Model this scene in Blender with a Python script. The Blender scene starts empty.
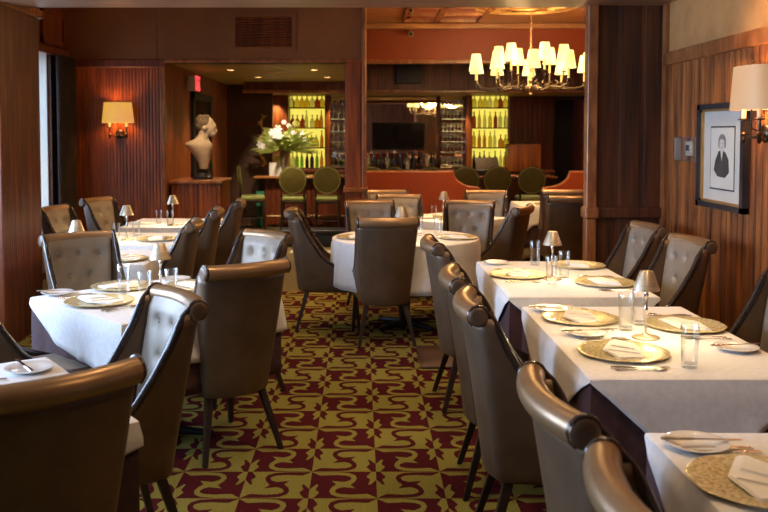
import bpy, bmesh, math, random
from mathutils import Vector, Matrix
random.seed(7)
C = bpy.context.scene.collection
PI = math.pi

# ------------------------------------------------------------------ camera
cam = bpy.data.cameras.new('camera'); co = bpy.data.objects.new('camera', cam); C.objects.link(co)
cam.sensor_width = 36; cam.lens = 872/768*36
PITCH = math.radians(2.69)
co.location = (0, 0.04, 1.61); co.rotation_euler = (PI/2-PITCH, 0, 0)
cam.shift_x = 24/768; cam.shift_y = -81/768
cam.dof.use_dof = True; cam.dof.focus_distance = 4.4; cam.dof.aperture_fstop = 4.5
cam.clip_start = .05
bpy.context.scene.camera = co
vs = bpy.context.scene.view_settings
vs.view_transform = 'Standard'; vs.look = 'None'; vs.exposure = 0.0; vs.gamma = 1; vs.use_curve_mapping = False

# ------------------------------------------------------------------ materials
def nt(name):
    m = bpy.data.materials.new(name); m.use_nodes = True
    n = m.node_tree; n.nodes.clear()
    o = n.nodes.new('ShaderNodeOutputMaterial'); b = n.nodes.new('ShaderNodeBsdfPrincipled')
    n.links.new(b.outputs[0], o.inputs[0])
    return m, n, b
def texco(n, scale=(1,1,1), kind='Object'):
    t = n.nodes.new('ShaderNodeTexCoord'); mp = n.nodes.new('ShaderNodeMapping')
    mp.inputs['Scale'].default_value = scale; n.links.new(t.outputs[kind], mp.inputs[0]); return mp.outputs[0]
def noise(n, vec, scale=5, detail=4, rough=.6):
    t = n.nodes.new('ShaderNodeTexNoise'); t.inputs['Scale'].default_value = scale
    t.inputs['Detail'].default_value = detail; t.inputs['Roughness'].default_value = rough
    n.links.new(vec, t.inputs['Vector']); return t.outputs['Fac']
def ramp(n, fac, stops):
    r = n.nodes.new('ShaderNodeValToRGB'); n.links.new(fac, r.inputs[0])
    e = r.color_ramp.elements
    while len(e) < len(stops): e.new(.5)
    for k, (p, c) in zip(e, stops): k.position = p; k.color = (*c, 1) if len(c) == 3 else c
    return r.outputs[0]
def bump(n, b, h, s, d=.01):
    q = n.nodes.new('ShaderNodeBump'); q.inputs['Strength'].default_value = s; q.inputs['Distance'].default_value = d
    n.links.new(h, q.inputs['Height']); n.links.new(q.outputs[0], b.inputs['Normal'])
def mat(name, c1, c2=None, rough=.5, metal=0, scale=6, sv=(1,1,1), bs=.0, bd=.002, coat=0, spec=.5, sheen=0, lo=.35, hi=.65, trans=0):
    m, n, b = nt(name); c2 = c2 or tuple(x*.8 for x in c1)
    f = noise(n, texco(n, sv), scale)
    n.links.new(ramp(n, f, [(lo, c2), (hi, c1)]), b.inputs['Base Color'])
    b.inputs['Roughness'].default_value = rough; b.inputs['Metallic'].default_value = metal
    b.inputs['Coat Weight'].default_value = coat; b.inputs['Specular IOR Level'].default_value = spec
    b.inputs['Sheen Weight'].default_value = sheen
    b.inputs['Transmission Weight'].default_value = trans
    if bs: bump(n, b, f, bs, bd)
    return m
def wood(name, dark, light, rough=.35, sv=(14,14,.9), coat=.25, scale=3):
    m, n, b = nt(name)
    f = noise(n, texco(n, sv), scale, 6, .65)
    g = noise(n, texco(n, (sv[0]*.35, sv[1]*.35, sv[2]*.5)), scale, 2, .5)
    a = n.nodes.new('ShaderNodeMath'); a.operation = 'ADD'; n.links.new(f, a.inputs[0]); n.links.new(g, a.inputs[1])
    h = n.nodes.new('ShaderNodeMath'); h.operation = 'MULTIPLY'; h.inputs[1].default_value = .5; n.links.new(a.outputs[0], h.inputs[0])
    mid = tuple((x+y)/2*.9 for x, y in zip(dark, light))
    n.links.new(ramp(n, h.outputs[0], [(.36, dark), (.5, mid), (.64, light)]), b.inputs['Base Color'])
    b.inputs['Roughness'].default_value = rough; b.inputs['Coat Weight'].default_value = coat; b.inputs['Coat Roughness'].default_value = .25
    bump(n, b, f, .15, .002)
    return m
def emis(name, c, s, c2=None, scale=4):
    m, n, b = nt(name); c2 = c2 or c
    f = noise(n, texco(n), scale)
    col = ramp(n, f, [(.35, c2), (.65, c)])
    dk = n.nodes.new('ShaderNodeMix'); dk.data_type = 'RGBA'; dk.blend_type = 'MULTIPLY'; dk.inputs[0].default_value = 1; n.links.new(col, dk.inputs[6]); dk.inputs[7].default_value = (.3,.3,.3,1)
    n.links.new(dk.outputs[2], b.inputs['Base Color']); n.links.new(col, b.inputs['Emission Color'])
    b.inputs['Emission Strength'].default_value = s
    return m
def glass(name, c=(1,1,1), rough=.02, op=.25):
    # thin-walled glass: mostly see-through with a fresnel reflection
    m = bpy.data.materials.new(name); m.use_nodes = True; n = m.node_tree; n.nodes.clear()
    o = n.nodes.new('ShaderNodeOutputMaterial'); t = n.nodes.new('ShaderNodeBsdfTransparent'); g = n.nodes.new('ShaderNodeBsdfGlossy')
    f = n.nodes.new('ShaderNodeLayerWeight'); f.inputs[0].default_value = op
    t.inputs[0].default_value = (*c, 1); g.inputs['Roughness'].default_value = rough; g.inputs[0].default_value = (.9,.95,1,1)
    x = n.nodes.new('ShaderNodeMixShader'); n.links.new(f.outputs['Facing'], x.inputs[0]); n.links.new(t.outputs[0], x.inputs[1]); n.links.new(g.outputs[0], x.inputs[2])
    n.links.new(x.outputs[0], o.inputs[0]); return m

M = {}
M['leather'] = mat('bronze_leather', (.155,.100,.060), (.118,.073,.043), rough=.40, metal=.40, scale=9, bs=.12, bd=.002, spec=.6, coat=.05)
M['leather_in'] = mat('daylit_leather', (.29,.24,.185), (.225,.185,.14), rough=.46, metal=.25, scale=9, bs=.12, bd=.002, spec=.5)  # lighter copy of the chair leather, daylight on the fronts put into its colour
M['roll'] = mat('sheen_roll_leather', (.36,.225,.115), (.28,.17,.085), rough=.34, metal=.55, scale=9, bs=.1, bd=.002, spec=.6, coat=.08)  # golden sheen from the ceiling lights put into the roll's leather colour
M['dark_trim'] = mat('dark_wood_trim', (.035,.022,.018), (.02,.012,.01), rough=.22, scale=8, coat=.4)
M['leg'] = mat('dark_stained_leg', (.030,.017,.013), (.015,.009,.007), rough=.38, scale=12, coat=.2)
M['cloth'] = mat('white_linen', (.80,.79,.78), (.72,.71,.70), rough=.85, scale=40, bs=.15, bd=.001, sheen=.2)
M['napkin'] = mat('white_napkin_linen', (.85,.83,.79), (.78,.76,.72), rough=.85, scale=30, bs=.2, bd=.001)
M['under'] = mat('burgundy_linen', (.075,.030,.030), (.05,.02,.022), rough=.85, scale=30, bs=.2, bd=.001)
M['cream_china'] = mat('white_china', (.85,.84,.82), (.8,.79,.77), rough=.12, scale=4, coat=.5)
M['silver'] = mat('silver_metal', (.75,.72,.66), (.65,.61,.55), rough=.2, metal=1, scale=20)
M['lampm'] = mat('brushed_lamp_metal', (.78,.68,.50), (.62,.53,.38), rough=.34, metal=.8, scale=14, sv=(1,1,12))
M['black_metal'] = mat('black_metal', (.02,.02,.022), (.012,.012,.014), rough=.35, metal=.6)
M['bronze'] = mat('antique_bronze', (.12,.085,.05), (.06,.04,.025), rough=.32, metal=.9, scale=25)
M['brass'] = mat('antique_brass', (.55,.38,.2), (.35,.22,.1), rough=.3, metal=1, scale=25)
M['black'] = mat('matte_black', (.012,.01,.01), (.008,.007,.007), rough=.5)
M['dark_navy'] = mat('dark_navy_case', (.012,.016,.03), (.008,.009,.016), rough=.35)
M['glass'] = glass('clear_glass', (.97,.98,.98), .02, .22)
M['pane'] = glass('window_pane_glass', (.95,.97,.98), .02, .12)
M['wall_r'] = wood('brown_beadboard_wood', (.075,.020,.005), (.47,.150,.030), rough=.45, sv=(10,10,.7), coat=.1)
M['wall_l'] = wood('mahogany_beadboard_wood', (.11,.023,.004), (.42,.105,.015), rough=.42, sv=(14,14,.8), coat=.08)
M['pillar'] = wood('dark_mahogany_beadboard', (.060,.014,.004), (.24,.058,.014), rough=.42, sv=(14,14,.8), coat=.08)
M['panel'] = wood('dark_walnut_panel', (.018,.005,.0015), (.13,.034,.006), rough=.55, sv=(16,16,.6), coat=.1)
M['trim'] = wood('oak_trim_wood', (.16,.045,.012), (.42,.16,.05), rough=.33, sv=(9,9,2))
M['beam'] = wood('beam_wood', (.22,.10,.05), (.36,.19,.10), rough=.4, sv=(1.2,9,9))
M['bulk'] = mat('brown_painted_bulkhead', (.24,.090,.014), (.185,.064,.009), rough=.55, scale=1.6)
M['orange'] = mat('burnt_orange_wall_fabric', (.30,.046,.004), (.245,.035,.003), rough=.5, scale=2.2)
M['olive'] = mat('olive_plaster', (.52,.43,.13), (.46,.37,.11), rough=.5, scale=2)
M['plaster'] = mat('tan_plaster', (.48,.235,.075), (.37,.175,.053), rough=.8, scale=3.5, bs=.15, bd=.004)
M['hall'] = mat('dark_brown_hall_wall', (.085,.038,.020), (.06,.027,.014), rough=.5, scale=2)
M['ceil'] = mat('cream_ceiling', (.50,.34,.20), (.46,.30,.17), rough=.8, scale=2)
M['barceil'] = wood('gilded_ceiling_wood', (.35,.14,.05), (.62,.30,.12), rough=.3, sv=(2,9,9))
M['mirror'] = mat('mirror_silver', (.86,.82,.74), (.84,.8,.72), rough=.02, metal=1)
M['tv'] = mat('screen_black', (.006,.005,.005), (.005,.005,.005), rough=.12)
M['green'] = mat('olive_green_leather', (.12,.10,.022), (.09,.075,.016), rough=.42, scale=6, spec=.5)
M['ggreen'] = mat('sage_green_leather', (.36,.42,.13), (.28,.34,.10), rough=.4, scale=6)
M['stone'] = mat('cream_plaster_bust', (.68,.52,.34), (.50,.36,.22), rough=.6, scale=5, bs=.2, bd=.004)
M['barwood'] = wood('bar_front_mahogany', (.060,.010,.003), (.20,.040,.008), rough=.45, coat=.05)
M['bartop'] = wood('bar_top_cherry', (.30,.10,.03), (.55,.22,.08), rough=.15, sv=(1,9,9), coat=.6)
M['shade'] = emis('cream_lamp_shade', (.90,.56,.30), .50, (.88,.52,.27))
M['shade_l'] = emis('amber_lamp_shade', (.95,.42,.12), .75, (.95,.52,.06))
M['chshade'] = emis('glowing_ivory_shade', (1,.86,.38), 1.55, (1,.78,.20))
M['candle'] = mat('ivory_candle_sleeve', (.85,.66,.36), (.8,.6,.3), rough=.5)
M['candle_lit'] = emis('lit_ivory_candle', (1,.66,.18), .8)
M['bulb'] = emis('warm_bulb', (1,.75,.45), 12)
M['down'] = emis('downlight_lens', (1,.82,.55), 14)
M['backlit'] = emis('backlit_yellow_panel', (.90,.74,.12), 1.1, (.78,.66,.09), 2)
M['liq'] = []
for i, c in enumerate([(.75,.28,.04),(.85,.55,.10),(.35,.05,.03),(.85,.82,.60),(.20,.42,.06),(.9,.75,.2),(.03,.02,.02)]):
    M['liq'].append(mat('bottle_tint_%s' % 'amber honey ruby clear green gold black'.split()[i], c, tuple(x*.7 for x in c), rough=.08, coat=.5, trans=.75 if i != 6 else 0))
M['lime'] = mat('lime_green_bottle', (.22,.55,.03), (.15,.4,.02), rough=.1, coat=.5)
M['paper'] = mat('white_paper', (.82,.80,.76), (.78,.76,.72), rough=.7)
M['frame_dk'] = mat('dark_picture_frame', (.035,.035,.04), (.02,.02,.022), rough=.3, coat=.3)
M['gilt'] = mat('gilt_slip', (.55,.33,.12), (.42,.24,.08), rough=.35, metal=.6)
M['matbd'] = mat('pale_grey_mat_board', (.50,.48,.43), (.47,.45,.40), rough=.8)
M['print'] = mat('print_paper', (.56,.54,.48), (.52,.50,.44), rough=.8)
M['ink'] = mat('print_ink', (.05,.045,.04), (.03,.03,.03), rough=.8)
M['inkgrey'] = mat('print_ink_grey', (.22,.20,.18), (.15,.14,.13), rough=.8)
M['drape'] = mat('dark_brown_drape', (.045,.028,.02), (.02,.012,.01), rough=.8, scale=6)
M['sheer'] = emis('sheer_curtain', (.62,.62,.55), .0, (.5,.5,.42))
M['leaf'] = mat('green_leaf', (.46,.54,.12), (.20,.28,.05), rough=.5)
M['straw'] = mat('straw_grass', (.55,.50,.18), (.40,.35,.10), rough=.6)
M['petal'] = mat('white_petal', (.88,.86,.84), (.8,.76,.70), rough=.5)
M['greenbloom'] = mat('green_hydrangea', (.55,.62,.20), (.40,.46,.12), rough=.6)
M['pewter'] = mat('pewter_vase', (.40,.32,.25), (.26,.20,.15), rough=.4, metal=.35)
M['red'] = emis('exit_red', (1,.05,.06), 1.6)
M['signwhite'] = mat('off_white_plastic', (.55,.50,.42), (.5,.45,.38), rough=.4)
M['teal'] = mat('teal_green_paint', (.02,.20,.11), (.015,.15,.08), rough=.5)
M['gold'] = mat('gold_leaf', (.75,.50,.18), (.5,.3,.1), rough=.35, metal=.8, scale=20)

# gold flecked glass charger
m, n, b = nt('gold_glass_charger'); tc = texco(n)
v = n.nodes.new('ShaderNodeTexVoronoi'); v.inputs['Scale'].default_value = 90; n.links.new(tc, v.inputs['Vector'])
f = noise(n, tc, 95, 5)
n.links.new(ramp(n, f, [(.38, (.48,.37,.15)), (.58, (.84,.76,.48))]), b.inputs['Base Color'])
b.inputs['Metallic'].default_value = .35; b.inputs['Roughness'].default_value = .22
bump(n, b, v.outputs['Distance'], .6, .002); M['charger'] = m

# patterned carpet: checker of square tiles carrying a counterchanged scroll and flame motif
def carpet():
    m, n, b = nt('scroll_pattern_carpet'); L = n.links.new
    def MA(op, a, b_=None, c=None):
        q = n.nodes.new('ShaderNodeMath'); q.operation = op
        for i, x in enumerate((a, b_, c)):
            if x is None: continue
            if isinstance(x, (int, float)): q.inputs[i].default_value = x
            else: L(x, q.inputs[i])
        return q.outputs[0]
    t = n.nodes.new('ShaderNodeTexCoord'); s = n.nodes.new('ShaderNodeSeparateXYZ'); L(t.outputs['Object'], s.inputs[0])
    T = .305
    gx = MA('ADD', MA('DIVIDE', MA('SUBTRACT', s.outputs[0], .076), T), 100.0)
    gy = MA('ADD', MA('DIVIDE', MA('SUBTRACT', s.outputs[1], 3.826), T), 100.0)
    ix = MA('FLOOR', gx); iy = MA('FLOOR', gy)
    fx = MA('SUBTRACT', gx, ix); fy = MA('SUBTRACT', gy, iy)
    chk = MA('MODULO', MA('ADD', ix, iy), 2.0)      # tile (100,101) -> 1 = burgundy type A
    chk = MA('ROUND', chk)
    inv = MA('SUBTRACT', 1.0, chk)
    # type B tiles are mirrored in y
    fy2 = MA('ADD', MA('MULTIPLY', chk, fy), MA('MULTIPLY', inv, MA('SUBTRACT', 1.0, fy)))
    low = MA('LESS_THAN', fy2, .5); hi = MA('SUBTRACT', 1.0, low)
    px = MA('ADD', MA('MULTIPLY', hi, fx), MA('MULTIPLY', low, MA('SUBTRACT', 1.0, fx)))
    py = MA('ADD', MA('MULTIPLY', hi, fy2), MA('MULTIPLY', low, MA('SUBTRACT', 1.0, fy2)))
    cb = n.nodes.new('ShaderNodeCombineXYZ'); L(px, cb.inputs[0]); L(py, cb.inputs[1]); P = cb.outputs[0]
    def VM(op, a, b_):
        q = n.nodes.new('ShaderNodeVectorMath'); q.operation = op
        for i, x in enumerate((a, b_)):
            if x is None: continue
            if isinstance(x, tuple): q.inputs[i].default_value = x
            else: L(x, q.inputs[i])
        return q
    def seg(a, ra, c, rc):
        ba = (c[0]-a[0], c[1]-a[1], 0); l2 = ba[0]**2+ba[1]**2
        pa = VM('SUBTRACT', P, (a[0], a[1], 0)).outputs[0]
        h = MA('MULTIPLY', VM('DOT_PRODUCT', pa, ba).outputs['Value'], 1/l2)
        cl = n.nodes.new('ShaderNodeClamp'); L(h, cl.inputs[0]); h = cl.outputs[0]
        sc = n.nodes.new('ShaderNodeVectorMath'); sc.operation = 'SCALE'; sc.inputs[0].default_value = ba; L(h, sc.inputs['Scale'])
        d = VM('LENGTH', VM('SUBTRACT', pa, sc.outputs[0]).outputs[0], None).outputs['Value']
        return MA('SUBTRACT', d, MA('MULTIPLY_ADD', h, rc-ra, ra))
    S = [((0,.99),.004),((.16,.915),.070),((.38,.925),.056),((.55,.90),.054),((.635,.835),.046),((.665,.745),.038),((.635,.635),.046),((.56,.545),.072),((.5,.5),.085)]
    S2 = [((.325,.635),.003),((.46,.535),.078)]
    F = [((.975,.97),.050),((.930,.80),.074),((.955,.69),.045),((.880,.47),.012),((.855,.42),.002)]
    d = None
    for ch in (S, S2, F):
        for (a, ra), (c, rc) in zip(ch, ch[1:]):
            q = seg(a, ra, c, rc); d = q if d is None else MA('MINIMUM', d, q)
    mask = MA('LESS_THAN', d, 0.0)
    # XOR with the checker: chk=1 -> burgundy ground, olive motif
    x = MA('ABSOLUTE', MA('SUBTRACT', mask, inv))
    fz = noise(n, t.outputs['Object'], 140, 3); fz2 = noise(n, t.outputs['Object'], 1.3, 2)
    ol = ramp(n, fz, [(.3, (.125,.112,.026)), (.7, (.28,.255,.065))]); bu = ramp(n, fz, [(.3, (.036,.007,.009)), (.7, (.090,.017,.020))])
    mx = n.nodes.new('ShaderNodeMix'); mx.data_type = 'RGBA'; L(x, mx.inputs[0]); L(bu, mx.inputs[6]); L(ol, mx.inputs[7])
    L(mx.outputs[2], b.inputs['Base Color']); b.inputs['Roughness'].default_value = 1
    b.inputs['Specular IOR Level'].default_value = .0
    bump(n, b, fz, .5, .004)
    return m
M['carpet'] = carpet()
M['carpet2'] = mat('plain_olive_carpet', (.13,.10,.035), (.09,.065,.025), rough=.95, scale=90, bs=.4, bd=.003)

# ------------------------------------------------------------------ mesh helpers
def bmn(): return bmesh.new()
def box(bm, x0, x1, y0, y1, z0, z1):
    c = [bm.verts.new(p) for p in ((x0,y0,z0),(x1,y0,z0),(x1,y1,z0),(x0,y1,z0),(x0,y0,z1),(x1,y0,z1),(x1,y1,z1),(x0,y1,z1))]
    for f in ((0,3,2,1),(4,5,6,7),(0,1,5,4),(1,2,6,5),(2,3,7,6),(3,0,4,7)): bm.faces.new([c[i] for i in f])
    return c
def rbox(bm, x0, x1, y0, y1, z0, z1, r=.01, seg=3):
    c = box(bm, x0, x1, y0, y1, z0, z1)
    es = set()
    for v in c: es.update(v.link_edges)
    bmesh.ops.bevel(bm, geom=list(es), offset=r, segments=seg, profile=.5, affect='EDGES')
def frame_ring(p, t):
    up = Vector((0,0,1)) if abs(t.z) < .95 else Vector((1,0,0))
    a = t.cross(up).normalized(); b = a.cross(t).normalized(); return a, b
def tube(bm, pts, rad, seg=10, cap=True, flat=1.0):
    pts = [Vector(p) for p in pts]
    if not hasattr(rad, '__len__'): rad = [rad]*len(pts)
    rings = []; pa = None
    for i, p in enumerate(pts):
        t = (pts[min(i+1, len(pts)-1)]-pts[max(i-1, 0)]).normalized()
        a, b = frame_ring(p, t)
        if pa is not None:
            a2 = (pa - t*pa.dot(t))
            if a2.length > 1e-4: a = a2.normalized(); b = t.cross(a).normalized()*-1; b = a.cross(t)
        pa = a
        rings.append([bm.verts.new(p + (a*math.cos(k*2*PI/seg)*rad[i] + b*math.sin(k*2*PI/seg)*rad[i]*flat)) for k in range(seg)])
    for r0, r1 in zip(rings, rings[1:]):
        for k in range(seg): bm.faces.new((r0[k], r0[(k+1)%seg], r1[(k+1)%seg], r1[k]))
    if cap:
        for r in (rings[0], rings[-1]):
            try: bm.faces.new(r)
            except Exception: pass
def lathe(bm, prof, seg=24, cx=0, cy=0, z0=0, sx=1, sy=1, wob=None):
    rings = []
    for r, z in prof:
        if r < 1e-6: rings.append([bm.verts.new((cx, cy, z0+z))])
        else:
            rings.append([bm.verts.new((cx+math.cos(k*2*PI/seg)*r*sx*(1+(wob(k*2*PI/seg) if wob else 0)), cy+math.sin(k*2*PI/seg)*r*sy*(1+(wob(k*2*PI/seg) if wob else 0)), z0+z)) for k in range(seg)])
    for a, b in zip(rings, rings[1:]):
        for k in range(seg):
            k2 = (k+1) % seg
            if len(a) == 1 and len(b) == 1: break
            if len(a) == 1: bm.faces.new((a[0], b[k], b[k2]))
            elif len(b) == 1: bm.faces.new((a[k], a[k2], b[0]))
            else: bm.faces.new((a[k], a[k2], b[k2], b[k]))
def prism(bm, pts, z0, z1, axis='z'):
    def q(p, h):
        if axis == 'z': return (p[0], p[1], h)
        if axis == 'y': return (p[0], h, p[1])
        return (h, p[0], p[1])
    a = [bm.verts.new(q(p, z0)) for p in pts]; b = [bm.verts.new(q(p, z1)) for p in pts]
    bm.faces.new(a); bm.faces.new(b[::-1])
    for i in range(len(pts)):
        j = (i+1) % len(pts); bm.faces.new((a[i], b[i], b[j], a[j]))
def ellip(bm, c, r, seg=12, rot=None):
    mt = Matrix.Translation(c) @ (rot.to_4x4() if rot else Matrix.Identity(4)) @ Matrix.Diagonal((*r, 1))
    bmesh.ops.create_uvsphere(bm, u_segments=seg, v_segments=max(6, seg*2//3), radius=1, matrix=mt)
def xform(bm, mt): bmesh.ops.transform(bm, matrix=mt, verts=bm.verts[:])
def obj(name, bm, m, parent=None, smooth=True, loc=None, rot=None):
    bmesh.ops.recalc_face_normals(bm, faces=bm.faces[:])
    me = bpy.data.meshes.new(name); bm.to_mesh(me); bm.free()
    me.materials.append(m)
    if smooth:
        for p in me.polygons: p.use_smooth = True
        try: me.set_sharp_from_angle(angle=math.radians(38))
        except Exception: pass
    o = bpy.data.objects.new(name, me); C.objects.link(o)
    if parent: o.parent = parent
    if loc: o.location = loc
    if rot is not None: o.rotation_euler = (0,0,rot)
    return o
def tag(o, label, cat, group=None, kind=None):
    o['label'] = label; o['category'] = cat
    if group: o['group'] = group
    if kind: o['kind'] = kind
    return o
def thing(name, label, cat, loc=(0,0,0), rz=0, group=None):
    o = bpy.data.objects.new(name, None); C.objects.link(o); o.location = loc; o.rotation_euler = (0,0,rz)
    o.empty_display_size = .1
    return tag(o, label, cat, group)
def struct(name, bm, m, parent=None, smooth=False, label=None):
    o = obj(name, bm, m, parent, smooth)
    if parent is None:
        o['kind'] = 'structure'
        if label: o['label'] = label
    return o
def dup(root, loc, rz, label, group=None):
    r = root.copy(); C.objects.link(r); r.location = loc; r.rotation_euler = (0,0,rz); r['label'] = label
    if group: r['group'] = group
    for ch in list(root.children):
        c = ch.copy(); C.objects.link(c); c.parent = r
        for g in list(ch.children):
            d = g.copy(); C.objects.link(d); d.parent = c
    return r
def bx(x0,x1,y0,y1,z0,z1):
    bm = bmn(); box(bm, x0,x1,y0,y1,z0,z1); return bm
def rbx(*a, **k):
    bm = bmn(); rbox(bm, *a, **k); return bm
def bead_y(bm, X, y0, y1, z0, z1, pitch, dep, sgn=1):
    """beadboard running along y, face at x=X, relief towards -sgn... ; thickness backwards by .05*sgn"""
    n = max(1, round((y1-y0)/pitch)); p = (y1-y0)/n
    prof = []
    for i in range(n):
        for f, d in ((0,dep),(.06,dep),(.13,.15*dep),(.35,0),(.5,.12*dep),(.65,0),(.87,.15*dep),(.94,dep)):
            prof.append((y0+(i+f)*p, d))
    prof.append((y1, dep))
    va = [bm.verts.new((X+sgn*d, y, z0)) for y, d in prof]; vb = [bm.verts.new((X+sgn*d, y, z1)) for y, d in prof]
    for i in range(len(prof)-1): bm.faces.new((va[i], va[i+1], vb[i+1], vb[i]))
    # back slab
    box(bm, min(X+sgn*(dep+.002), X+sgn*.06), max(X+sgn*(dep+.002), X+sgn*.06), y0, y1, z0, z1)
def bead_x(bm, Y, x0, x1, z0, z1, pitch, dep, sgn=1):
    b2 = bmn(); bead_y(b2, Y, x0, x1, z0, z1, pitch, dep, sgn)
    me = bpy.data.meshes.new('tmp'); b2.to_mesh(me); b2.free()
    for v in me.vertices: v.co = (v.co.y, v.co.x, v.co.z)
    bm.from_mesh(me); bpy.data.meshes.remove(me)

# ------------------------------------------------------------------ the room shell
XL, XR, XR2, YB, YF = -3.5, 2.3, 4.4, 17.2, -2.0
struct('floor', bx(XL-.1, XR2+.1, YF-.1, 8.9, -.05, 0), M['carpet'], label='burgundy and olive scroll patterned carpet')
struct('floor', bx(XL-.1, XR2+.1, 8.9, YB+1.2, -.05, 0), M['carpet2'], label='plain dark olive carpet towards the bar')
struct('ceiling', bx(XL-.1, XR+.1, YF-.1, 6.3, 2.85, 2.95), M['ceil'])
struct('ceiling', bx(XL-.1, XR2+.1, 6.3, 12.75, 3.2, 3.3), M['barceil'])
struct('ceiling', bx(XL-.1, XR2+.1, 12.75, YB+1.1, 2.82, 2.95), M['hall'])
# right wall: plaster above, beadboard below a sloping-looking rail
struct('wall_right', bx(XR, XR+.12, YF, 6.75, 2.12, 2.95), M['plaster'])
bm = bmn(); bead_y(bm, XR, YF, 6.62, 0, 2.12, .080, .017); struct('wall_right', bm, M['wall_r'])
struct('trim_1', rbx(XR-.03, XR+.01, YF, 6.62, 2.12, 2.215, r=.008), M['trim'])
struct('baseboard_right', bx(XR-.02, XR, YF, 6.62, 0, .14), M['trim'])
struct('trim_2', bx(XR-.025, XR+.0, 6.56, 6.64, 0, 2.85), M['trim'])
# partition between dining room and bar room, right stub
bm = bmn(); bead_x(bm, 6.64, 1.76, XR+.02, 1.05, 2.6, .16, .004)
struct('wall_partition', bm, M['panel'])
bm = bmn(); bead_x(bm, 6.64, 1.76, XR+.02, 0, .98, .16, .004)
struct('wall_partition', bm, M['panel'])
struct('wall_partition', bx(1.79, XR2, 6.69, 6.92, 0, 3.2), M['panel'])
struct('trim_3', rbx(1.72, XR, 6.60, 6.66, .975, 1.055, r=.01), M['panel'])
struct('trim_4', rbx(1.705, 1.785, 6.59, 6.70, 0, 2.6, r=.012), M['trim'])
struct('trim_5', rbx(1.69, 1.80, 6.57, 6.72, .97, 1.06, r=.02), M['trim'])
# header beam
struct('beam_ceiling', rbx(-2.75, XR, 6.30, 6.78, 2.575, 2.9, r=.03), M['beam'])
struct('wall_header', bx(XL, XR2, 6.6, 6.9, 2.62, 3.2), M['bulk'])
# left pillar
bm = bmn(); bead_y(bm, -2.65, 6.47, 7.28, 0, 2.60, .036, .006, sgn=-1); bead_x(bm, 6.47, XL, -2.66, 0, 2.60, .045, .008)
box(bm, XL, -2.70, 6.53, 7.28, 0, 2.60); struct('wall_pillar', bm, M['pillar'])
struct('trim_6', rbx(XL, -2.62, 6.42, 7.32, 2.56, 2.63, r=.012), M['trim'])
struct('trim_7', rbx(-2.70, -2.63, 6.44, 6.50, 0, 2.56, r=.01), M['pillar'])
# left wall with three windows
def lwall(y0, y1, wins):
    ys = y0
    for a, b, z0, z1 in wins:
        struct('wall_left', bx(XL-.15, XL, ys, a, 0, 3.2), M['pillar'])
        struct('wall_left', bx(XL-.15, XL, a, b, 0, z0), M['pillar'])
        struct('wall_left', bx(XL-.15, XL, a, b, z1, 3.2), M['pillar']); ys = b
    struct('wall_left', bx(XL-.15, XL, ys, y1, 0, 3.2), M['pillar'])
WIN = [(.4,2.9,.75,2.35),(3.5,6.0,.75,2.35),(7.6,9.95,.55,2.53)]
lwall(YF, YB, WIN)
for i, (a, b, z0, z1) in enumerate(WIN):
    fr = bmn()
    for (p, q, r, s) in ((a,b,z0,z0+.07),(a,b,z1-.07,z1),(a,a+.07,z0,z1),(b-.07,b,z0,z1),((a+b)/2-.03,(a+b)/2+.03,z0,z1)):
        box(fr, XL-.11, XL-.04, p, q, r, s)
    w = struct('window_%d' % (i+1), fr, M['signwhite'])
    obj('pane', bx(XL-.085, XL-.078, a+.05, b-.05, z0+.05, z1-.05), M['pane'], w, False)
struct('trim_8', rbx(XL-.01, XL+.05, 7.1, 10.5, 2.50, 2.585, r=.01), M['pillar'])
for a, b in ((7.25,8.4),(8.5,9.55),(9.65,10.4)):
    fr = bmn()
    for (p,q,r,s) in ((a,b,2.62,2.68),(a,b,2.96,3.02),(a,a+.05,2.62,3.02),(b-.05,b,2.62,3.02)): box(fr, XL, XL+.025, p, q, r, s)
    struct('trim_9', fr, M['pillar'])
# drapes on the rear window
def drape(y0, y1, x, z0, z1, folds, amp, m, label, cat):
    bm = bmn(); n = folds*8; a = []; 
    for i in range(n+1):
        y = y0+(y1-y0)*i/n; dx = amp*math.sin(i/8*2*PI)
        a.append([bm.verts.new((x+dx*(.7+.3*(1-k/6)), y, z1+(z0-z1)*k/6)) for k in range(7)])
    for p, q in zip(a, a[1:]):
        for k in range(6): bm.faces.new((p[k], q[k], q[k+1], p[k+1]))
    o = obj('window_drape', bm, m); md = o.modifiers.new('s', 'SOLIDIFY'); md.thickness = .008
    tag(o, label, cat); return o
drape(9.86, 10.46, XL+.10, .05, 2.50, 6, .035, M['drape'], 'dark brown floor length drape beside the rear left window', 'curtain')
def sheer():
    m, n, b = nt('sheer_voile'); f = noise(n, texco(n, (1,1,.1)), 12); b.inputs['Roughness'].default_value = .9
    n.links.new(ramp(n, f, [(.3, (.70,.68,.60)), (.7, (.85,.84,.80))]), b.inputs['Base Color'])
    tr = n.nodes.new('ShaderNodeBsdfTranslucent'); tr.inputs[0].default_value = (.9,.9,.85,1); mx = n.nodes.new('ShaderNodeMixShader'); mx.inputs[0].default_value = .65
    o = [q for q in n.nodes if q.type == 'OUTPUT_MATERIAL'][0]
    n.links.new(b.outputs[0], mx.inputs[1]); n.links.new(tr.outputs[0], mx.inputs[2]); n.links.new(mx.outputs[0], o.inputs[0]); return m
M['voile'] = sheer()
drape(8.9, 9.68, XL+.045, .10, 2.50, 9, .018, M['voile'], 'pale sheer curtain hanging in the rear left window', 'curtain')
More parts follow.
